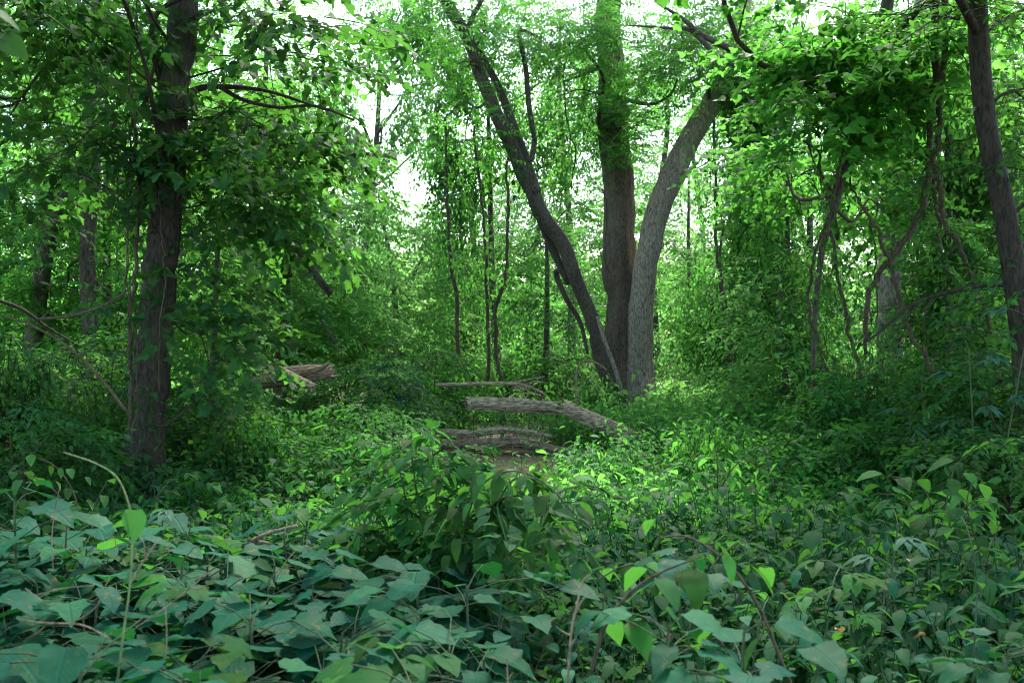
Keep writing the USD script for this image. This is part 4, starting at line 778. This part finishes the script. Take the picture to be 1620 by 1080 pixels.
ROWS = {}
class Sort:
    """One kind of plant in a few forms; every further plant of a form is a copy of the first."""
    def __init__(self, name, cat, maker, args, smat, lmat, forms, seed):
        self.name, self.cat, self.smat, self.lmat = name, cat, smat, lmat
        self.made = [maker(np.random.default_rng(seed + k), **a) for k, a in enumerate(args * forms)]
        self.first = [None] * len(self.made)
    def put(self, rr, x, y, label, group, scale=1.0, z=None, form=None):
        k = int(rr.integers(len(self.made))) if form is None else form
        loc = (float(x), float(y), G0(x, y) if z is None else z)
        path = free(f'/World/{self.name}')
        xf = UsdGeom.Xform.Define(stage, path)
        if self.first[k] is not None:
            xf.GetPrim().GetReferences().AddInternalReference(self.first[k])
            xf.GetPrim().SetInstanceable(True)
        else:
            self.first[k] = path
            build_plant(xf.GetPrim(), *self.made[k], self.smat, self.lmat)
        xf.ClearXformOpOrder()
        xf.AddTranslateOp().Set(loc); xf.AddRotateZOp().Set(float(rr.uniform(0, 360))); s = scale * float(rr.uniform(.88, 1.14)); xf.AddScaleOp().Set((s, s, s))
        tag(xf.GetPrim(), label, self.cat, group)
        if group:
            ROWS.setdefault(label, []).append((x / y, xf.GetPrim()))
        return xf

def floor_spot(x, y):
    px = 810 + x / y * FPX
    side = 'by the large dark trunk foot' if px < 400 else 'before the left log pile' if px < 560 else 'behind the middle shrub' if px < 740 else 'straight before the log stack' if px < 900 else 'below the slanting log end' if px < 1060 else 'down the slope from the leafy post' if px < 1280 else 'below the vine tangle'
    return f"{side}, {'near' if y < 9 else 'halfway' if y < 11 else 'far'}"
def spot(x, y):
    """Where a plant stands, told by the things around it."""
    px = 810 + x / y * FPX
    side = ('at left edge' if px < 30 else 'left of weed stalk' if px < 190 else 'right beside weed stalk' if px < 330 else 'between weed stalk and middle shrub' if px < 520 else 'before middle shrub' if px < 760 else
            'left of bare twig' if px < 890 else 'right beside bare twig' if px < 1010 else 'under arching bramble canes' if px < 1180 else 'around pale five-leaflet plant' if px < 1400 else 'near the lower right edge' if px < 1530 else 'at the very right edge')
    row = 'front row' if y < 2.5 else 'second row' if y < 3.4 else 'third row' if y < 4.6 else 'back rows' if y < 6.2 else 'hindmost row'
    return f'{side}, {row}'
rr = np.random.default_rng(2024)
SA = Sort('broadleaf_plant', 'plant', broad_plant, [dict(h=.72, n=10, L=.135), dict(h=.66, n=9, L=.145), dict(h=.78, n=10, L=.125)], 'soft_stem', 'leaf_cool', 2, 1000)
SH = Sort('broadleaf_plant', 'plant', broad_plant, [dict(h=.70, n=9, L=.12), dict(h=.76, n=9, L=.115)], 'soft_stem', 'leaf_green', 2, 1050)
SB = Sort('nettle_plant', 'plant', nettle, [dict(h=.78, pairs=5, L=.11), dict(h=.68, pairs=4, L=.12), dict(h=.62, pairs=5, L=.095)], 'soft_stem', 'leaf_cool', 2, 1100)
SG = Sort('weed_plant', 'plant', nettle, [dict(h=.64, pairs=5, L=.10, w=.62), dict(h=.55, pairs=4, L=.10, w=.7)], 'soft_stem', 'leaf_green', 2, 1200)
SC = Sort('five_leaf_plant', 'plant', five_leaf, [dict(h=.66, whorls=6, L=.11)], 'soft_stem', 'leaf_pale', 3, 1300)
SD = Sort('bramble', 'plant', three_leaf, [dict(h=.66, n=5), dict(h=.75, n=6)], 'soft_stem', 'leaf_green', 2, 1400)
SE = Sort('creeping_plant', 'plant', creeper, [dict(h=.36, n=10, L=.08), dict(h=.46, n=12, L=.075)], 'soft_stem', 'leaf_green', 2, 1500)

def spread(n, d0, d1, u0, u1, mind, near=1.0):
    """Spots on the ground between two distances and two columns of the photograph, kept apart."""
    pts = []
    for _ in range(n * 40):
        d = d0 + (d1 - d0) * rr.random() ** near; x = (rr.uniform(u0, u1) - 810) / FPX * d
        if all((x - a) ** 2 + (d - c) ** 2 > (mind * (.7 + .12 * d)) ** 2 for a, c in pts):
            pts.append((x, d))
        if len(pts) == n:
            break
    return pts
for x, y in spread(170, 1.95, 4.8, -60, 800, .115):
    (SA if rr.random() < .85 else SH).put(rr, x, y, f'broad-leaved plant {spot(x, y)}', 'broad-leaved plants at bottom left', 1.02 if y < 2.6 else .95)
for x, y in spread(110, 2.0, 5.0, 760, 1690, .16):
    SB.put(rr, x, y, f'upright bluish nettle-like plant {spot(x, y)}', 'nettle-like plants at bottom right', .95)
for x, y in spread(60, 3.6, 7.0, 60, 800, .2):
    SB.put(rr, x, y, f'nettle-like plant with paired leaves {spot(x, y)}', 'nettle-like plants behind the broad leaves', .86)
for x, y in spread(130, 3.2, 8.5, 700, 1660, .19):
    SG.put(rr, x, y, f'green leafy weed {spot(x, y)}', 'leafy weeds right of centre', .95)
for x, y in spread(26, 3.0, 6.5, 820, 1640, .45):
    SD.put(rr, x, y, f'three-leaved bramble {spot(x, y)}', 'brambles in the undergrowth', 1.0)
for x, y in spread(14, 2.4, 6.5, 60, 780, .6):
    SD.put(rr, x, y, f'three-leaved bramble {spot(x, y)}', 'brambles in the undergrowth', 1.0)
for x, y in spread(110, 7.5, 13.5, 240, 1480, .30):
    SE.put(rr, x, y, f'low round-leaved creeping plant {floor_spot(x, y)}', 'creeping plants of the clearing floor', 1.0)

ORD = 'first second third fourth fifth sixth seventh eighth ninth tenth eleventh twelfth thirteenth fourteenth fifteenth sixteenth seventeenth eighteenth nineteenth twentieth'.split()
for lab, found in ROWS.items():
    found.sort(key=lambda a: a[0])
    if len(found) > 1:
        for k, (_, p) in enumerate(found):
            p.SetCustomDataByKey('label', f"{lab}, {'leftmost' if k == 0 else 'rightmost' if k == len(found) - 1 else (ORD[k] if k < len(ORD) else 'later') + ' from left'}")
# single plants that stand out
def put_at(S, px, py, d, label, scale, top, form=0):
    """The plant's top leaves show at (px, py)."""
    c = P(px, py, d)
    return S.put(rr, c[0], c[1], label, None, scale, z=c[2] - top * scale, form=form)
put_at(SC, 1380, 850, 4.0, 'pale five-leaflet plant in the middle of the right undergrowth', 1.0, .66)
put_at(SC, 1585, 512, 7.4, 'tall pale compound-leaved sprig at the right edge, upper of two', 1.5, .66, 1)
put_at(SC, 1545, 550, 7.3, 'pale compound-leaved sprig at the right edge, lower of two', 1.5, .66, 2)
put_at(SC, 260, 790, 4.6, 'pale whorled plant in front of the large dark trunk foot', 1.2, .66, 1)
put_at(SC, 1440, 660, 8.0, 'pale compound leaf standing in the bushes under the vines', .9, .66, 2)
put_at(SA, 30, 815, 4.0, 'broad-leaved plant raised at the left edge behind the carpet', .95, .74, 0)
put_at(SA, 1075, 830, 3.4, 'large rounded leaves raised right of the centre shrub', .85, .74, 1)
put_at(SA, 1160, 995, 2.3, 'broad bluish leaves at bottom right of the bare dry twig', .9, .74, 2)
put_at(SA, 1040, 980, 2.4, 'broad bluish leaves just right of the bare dry twig', .85, .74, 3)
put_at(SA, 1580, 950, 3.0, 'large dark green leaf plant at the lower right edge', .85, .74, 4)

# the tall weed stalk with one round leaf
t = thing('weed_stalk', 'tall thin weed stalk bending left at its tip with one bright round leaf', 'weed', P(188, 1080, 2.5))
limb(t, 'stem', pix([(184, 1090), (194, 1010), (205, 930), (209, 870), (208, 830), (203, 795), (185, 755), (150, 732), (100, 715)], 2.5), [.0036, .0032, .0028, .0026, .0024, .0022, .0022, .0016], 'lime_stem', sides=8, rough=.1, n=60)
m = strip_leaf('heart', .085, .062, 8, .12, .1, .0, .03, 5)
part(t, 'leaf', place(m, rot(.1, -1.35, .1) , 1, P(211, 806, 2.48)), 'leaf_lime', smooth=True)
m = strip_leaf('heart', .065, .045, 8, .2, .2, .0, .03, 6)
part(t, 'leaf', place(m, rot(1.5, -.15, .5), .8, P(206, 826, 2.52)), 'leaf_green', smooth=True)

# the shrub in the middle, with an arching leafy bough
def leafy_shrub(name, label, boughs, d, leaf, seed, lmat, smat='bark_vine', step=.045, w=.6, hang=0.35, cat='shrub', limit=300, fill=None):
    rr = np.random.default_rng(seed)
    t = thing(name, label, cat, P(*boughs[0][0], d) if len(boughs[0][0]) == 2 else P(*boughs[0][0]))
    made = 0
    for bo in boughs:
        q = spline(pix(bo, d), 40)
        part(t, 'bough', tube(q, [.0055, .004, .002], 6, .15, 3, seed), smat, smooth=True)
        s = np.concatenate([[0], np.cumsum(np.linalg.norm(np.diff(q, axis=0), axis=1))])
        for k, x in enumerate(np.arange(s[-1] * .25, s[-1], step)):
            if made >= limit:
                break
            a = np.array([np.interp(x, s, q[:, c]) for c in range(3)])
            yaw = rr.uniform(0, 6.28); l = leaf * rr.uniform(.7, 1.2)
            m = strip_leaf('ovate' if rr.random() < .6 else 'heart', l, l * w * rr.uniform(.85, 1.2), 6, rr.uniform(.05, .3), rr.uniform(.15, .5), .03, .05, int(rr.integers(1e6)))
            off = rr.uniform(.02, .13)
            part(t, 'leaf', place(m, rot(yaw, rr.uniform(-.5 - hang, .1 - hang), rr.uniform(-.35, .35)), 1, a + np.array([-math.sin(yaw), math.cos(yaw), rr.uniform(-.3, .4)]) * off), lmat, smooth=True)
            made += 1
    if fill:
        foliage(t, fill, 'ovate', lmat, seed + 900, dens=1.0, leaf=leaf * .85, L=.34, n=16, thr=.25, freq=3, name='foliage', smin=.8, smax=1.2)
    return t
leafy_shrub('arching_shrub', 'leafy green shrub in the middle with a pale-topped upright shoot', [[(700, 1000), (690, 880), (690, 780), (680, 675)], [(700, 1000), (730, 860), (745, 790), (750, 735)], [(690, 1000), (670, 850), (655, 750), (650, 680)], [(690, 1000), (650, 880), (640, 780), (620, 700)], [(700, 990), (600, 900), (570, 830), (560, 770)], [(710, 1000), (740, 900), (735, 800), (720, 730)], [(690, 1000), (670, 930), (640, 880), (600, 860)], [(700, 1000), (720, 940), (700, 860), (660, 820)], [(700, 1000), (760, 940), (790, 880), (800, 830)], [(690, 1010), (640, 960), (600, 940), (560, 930)]], 4.3, .10, 61, 'leaf_green', fill=[C(690, 800, 4.6, 70, 80, .4, 28), C(610, 880, 4.6, 80, 60, .4, 20), C(750, 880, 4.5, 80, 70, .4, 20), C(670, 735, 4.7, 45, 45, .3, 11), C(590, 800, 4.8, 40, 60, .3, 9)], step=.017, hang=.05, smat='soft_stem')
leafy_shrub('arching_shrub', 'dark drooping bough of long leaves right of the middle shrub', [[(720, 980), (730, 860), (760, 770), (820, 745), (880, 780), (905, 820)], [(730, 960), (750, 850), (790, 790), (850, 790), (870, 830)], [(735, 940), (770, 840), (810, 760), (860, 760)], [(735, 960), (720, 850), (740, 780), (800, 790)]], 4.0, .10, 62, 'leaf_deep', fill=[C(790, 810, 4.2, 70, 40, .3, 14), C(860, 805, 4.1, 45, 35, .3, 9)], hang=.3, step=.017, w=.5, smat='soft_stem')
leafy_shrub('arching_shrub', 'low leafy shrub with pale leaf tops left of the middle shrub', [[(520, 960), (500, 880), (480, 830), (450, 800)], [(530, 960), (530, 880), (540, 820), (520, 770)], [(520, 960), (560, 900), (575, 860), (610, 850)], [(515, 960), (470, 900), (430, 880), (400, 870)]], 5.0, .095, 63, 'leaf_green', fill=[C(500, 870, 5.1, 80, 60, .4, 16), C(430, 890, 5.2, 50, 45, .4, 8)], step=.02, hang=.05, smat='soft_stem')
leafy_shrub('bramble_cane', 'long dark bramble cane arching over from the right to the bottom', [[(935, 1060), (960, 985), (1000, 935), (1045, 905), (1110, 880)]], 2.6, .11, 64, 'leaf_green', step=.05, cat='bramble')
leafy_shrub('bramble_cane', 'thin bramble cane curving from upper centre to bottom right', [[(1180, 1080), (1130, 1000), (1090, 945)], [(1250, 1080), (1200, 960), (1150, 890), (1090, 850), (1040, 850)]], 2.8, .10, 65, 'leaf_green', step=.07, cat='bramble')
leafy_shrub('leafy_sapling', 'young sapling with rounded leaves before the great tree foot', [[(960, 660, 15), (945, 620, 15), (930, 600, 15), (920, 590, 15)], [(985, 660, 15), (980, 625, 15), (1000, 595, 15), (1020, 580, 15)], [(985, 670, 15), (960, 640, 15), (940, 625, 15)]], 15, .11, 66, 'leaf_light', step=.10, cat='sapling')
leafy_shrub('leafy_sapling', 'small upright sapling with bright leaves among right-hand weeds', [[(1135, 830), (1135, 740), (1130, 690)], [(1135, 780), (1160, 740), (1185, 720)], [(1135, 790), (1100, 750), (1080, 730)]], 6.5, .09, 67, 'leaf_fresh', step=.05, cat='sapling')
leafy_shrub('leafy_sapling', 'sapling with large flat leaves at right below the vine tangle', [[(1480, 880), (1470, 790), (1440, 760), (1380, 750)], [(1480, 860), (1500, 780), (1510, 740), (1530, 720)], [(1480, 850), (1430, 790), (1390, 780)], [(1480, 860), (1530, 800), (1560, 780)]], 5.6, .15, 68, 'leaf_green', step=.06, hang=.05, cat='sapling')
leafy_shrub('leafy_sapling', 'shady sapling of small leaves at the left before the dark bushes', [[(130, 880), (120, 790), (90, 740), (50, 720)], [(130, 880), (150, 800), (170, 760)], [(130, 870), (80, 820), (20, 790)], [(130, 870), (90, 780), (20, 740)]], 5.4, .08, 69, 'leaf_deep', step=.05, cat='sapling')
leafy_shrub('leafy_sapling', 'dark sapling of small leaves at the lower right edge', [[(1560, 1000), (1560, 900), (1580, 830)], [(1560, 990), (1520, 900), (1500, 860)], [(1560, 980), (1600, 900), (1640, 860)], [(1560, 980), (1550, 880), (1530, 800), (1540, 760)]], 4.6, .09, 70, 'leaf_deep', step=.045, cat='sapling')

# a bough close to the lens at the top left, and fallen leaves
t = thing('leafy_bough', 'dark blurred leaf close by at the top left corner', 'bough', P(-60, 40, 2.2))
limb(t, 'twig', pix([(-80, 20), (-30, 40), (0, 60), (10, 66)], 2.2), [.004, .003, .002], 'soft_stem')
part(t, 'leaf', place(strip_leaf('heart', .075, .06, 8, .1, .3, .02, .04, 9), rot(-1.7, -.55, .9), 1, P(2, 60, 2.2)), 'leaf_deep', smooth=True)
part(t, 'leaf', place(strip_leaf('heart', .06, .045, 8, .1, .3, .02, .04, 8), rot(-.9, -.3, .7), 1, P(-5, 20, 2.2)), 'leaf_deep', smooth=True)
for lab, px, py, d, s, ro in [('reddish brown dead leaf caught in the plants at lower right', 1332, 1000, 2.9, .045, (2.2, .9, .3)), ('tan fallen leaf lying low near the bottom right', 1465, 1004, 2.9, .04, (1.2, .1, .2)), ('small tan dead leaf in the right undergrowth', 1440, 885, 4.0, .045, (2.6, .5, .2)), ('small orange-brown leaf among the weeds right of centre', 1195, 779, 6.0, .06, (1.0, .6, .2)), ('brown dead leaf at the bottom right of the bare twig', 1062, 1012, 2.6, .035, (.3, .8, .1))]:
    m = place(strip_leaf('ovate', s, s * .75, 6, .5, .5, .03, .12, px), rot(*ro), 1, P(px, py, d))
    p = part(None, 'dead_leaf', m, 'leaf_brown', smooth=True)
    tag(p, lab, 'leaf')

# ------------------------------------------------------------------ undergrowth that nobody could count
def sprig(seed, h, n, leaf, w=.6, seg=3):
    rr = np.random.default_rng(seed)
    ms = []
    for s in range(2):
        lean = rr.uniform(-.22, .22, 2)
        ax = spline([(0, 0, -.03), (lean[0] * .4, lean[1] * .4, h * .5), (lean[0], lean[1], h * rr.uniform(.8, 1))], 5)
        ms.append(tube(ax, [.004, .002], 3, cap=False))
        for k in range(n // 2):
            f = .25 + .75 * (k + rr.random()) / (n // 2)
            a = np.array([np.interp(f, np.linspace(0, 1, 5), ax[:, c]) for c in range(3)])
            yaw = rr.uniform(0, 6.28); l = leaf * rr.uniform(.65, 1.2)
            l *= rr.uniform(.6, 1.35)
            ms.append(place(strip_leaf('ovate' if k % 3 else 'heart', l, l * w * rr.uniform(.8, 1.2), seg, rr.uniform(.05, .3), rr.uniform(.15, .45)), rot(yaw, rr.uniform(-.5, .15), rr.uniform(-.35, .35)), 1, a + np.array([-math.sin(yaw), math.cos(yaw), 0]) * rr.uniform(.02, .1)) if seed % 3 or k % 4 else place(strip_leaf('lance', l * 1.6, l * .42, seg, rr.uniform(.05, .3), rr.uniform(.15, .45)), rot(yaw, rr.uniform(-.5, .15), rr.uniform(-.35, .35)), 1, a + np.array([-math.sin(yaw), math.cos(yaw), 0]) * rr.uniform(.02, .1)))
    return join(ms)
def hollow(x, y):
    """Bare ground with leaf litter in front of and under the logs."""
    return (((x + .2) / 1.4) ** 2 + ((y - 11.6) / 2.0) ** 2 > 1) & (((x - 1.0) / 1.0) ** 2 + ((y - 11.8) / 1.3) ** 2 > 1)
def carpet(name, label, mat, n, d0, d1, u0, u1, h, leaf, seed, near=1.0, keep=None, protos=12, nl=18, seg=3):
    rr = np.random.default_rng(seed)
    d = d0 + (d1 - d0) * rr.random(n) ** near; x = (rr.uniform(u0, u1, n) - 810) / FPX * d
    ok = np.ones(n, bool) if keep is None else keep(x, d)
    x, d = x[ok], d[ok]; n = len(x)
    sc = rr.uniform(.65, 1.2, n) * (.75 + .5 * meshkit.fbm(np.stack([x * .7, d * .7, 0 * x], -1), 2, seed))
    yaw, pitch, roll, which = rr.uniform(0, 6.28, n), rr.normal(0, .12, n), rr.normal(0, .12, n), rr.integers(0, protos, n)
    z = ground_z(x, d); pr = [sprig(seed * 3 + k, h, nl, leaf, seg=seg) for k in range(protos)]
    vs, fs, us, off = [], [], [], 0
    for k, (v, f, u) in enumerate(pr):
        w = np.nonzero(which == k)[0]
        cy, sy = np.cos(yaw[w])[:, None], np.sin(yaw[w])[:, None]
        a, b, c = v[None, :, 0], v[None, :, 1], v[None, :, 2]
        a, c = a + c * roll[w][:, None], c - a * roll[w][:, None]
        b, c = b + c * pitch[w][:, None], c - b * pitch[w][:, None]
        vv = np.stack([(cy * a - sy * b) * sc[w][:, None] + x[w][:, None], (sy * a + cy * b) * sc[w][:, None] + d[w][:, None], c * sc[w][:, None] + z[w][:, None]], -1)
        fs.append((f[None] + (np.arange(len(w)) * len(v))[:, None, None] + off).reshape(-1, 3)); off += vv.shape[0] * vv.shape[1]
        vs.append(vv.reshape(-1, 3)); us.append(np.tile(u, (len(w), 1)))
    p = part(None, name, (np.vstack(vs), np.vstack(fs), np.vstack(us)), mat, smooth=True)
    tag(p, label, kind='stuff')
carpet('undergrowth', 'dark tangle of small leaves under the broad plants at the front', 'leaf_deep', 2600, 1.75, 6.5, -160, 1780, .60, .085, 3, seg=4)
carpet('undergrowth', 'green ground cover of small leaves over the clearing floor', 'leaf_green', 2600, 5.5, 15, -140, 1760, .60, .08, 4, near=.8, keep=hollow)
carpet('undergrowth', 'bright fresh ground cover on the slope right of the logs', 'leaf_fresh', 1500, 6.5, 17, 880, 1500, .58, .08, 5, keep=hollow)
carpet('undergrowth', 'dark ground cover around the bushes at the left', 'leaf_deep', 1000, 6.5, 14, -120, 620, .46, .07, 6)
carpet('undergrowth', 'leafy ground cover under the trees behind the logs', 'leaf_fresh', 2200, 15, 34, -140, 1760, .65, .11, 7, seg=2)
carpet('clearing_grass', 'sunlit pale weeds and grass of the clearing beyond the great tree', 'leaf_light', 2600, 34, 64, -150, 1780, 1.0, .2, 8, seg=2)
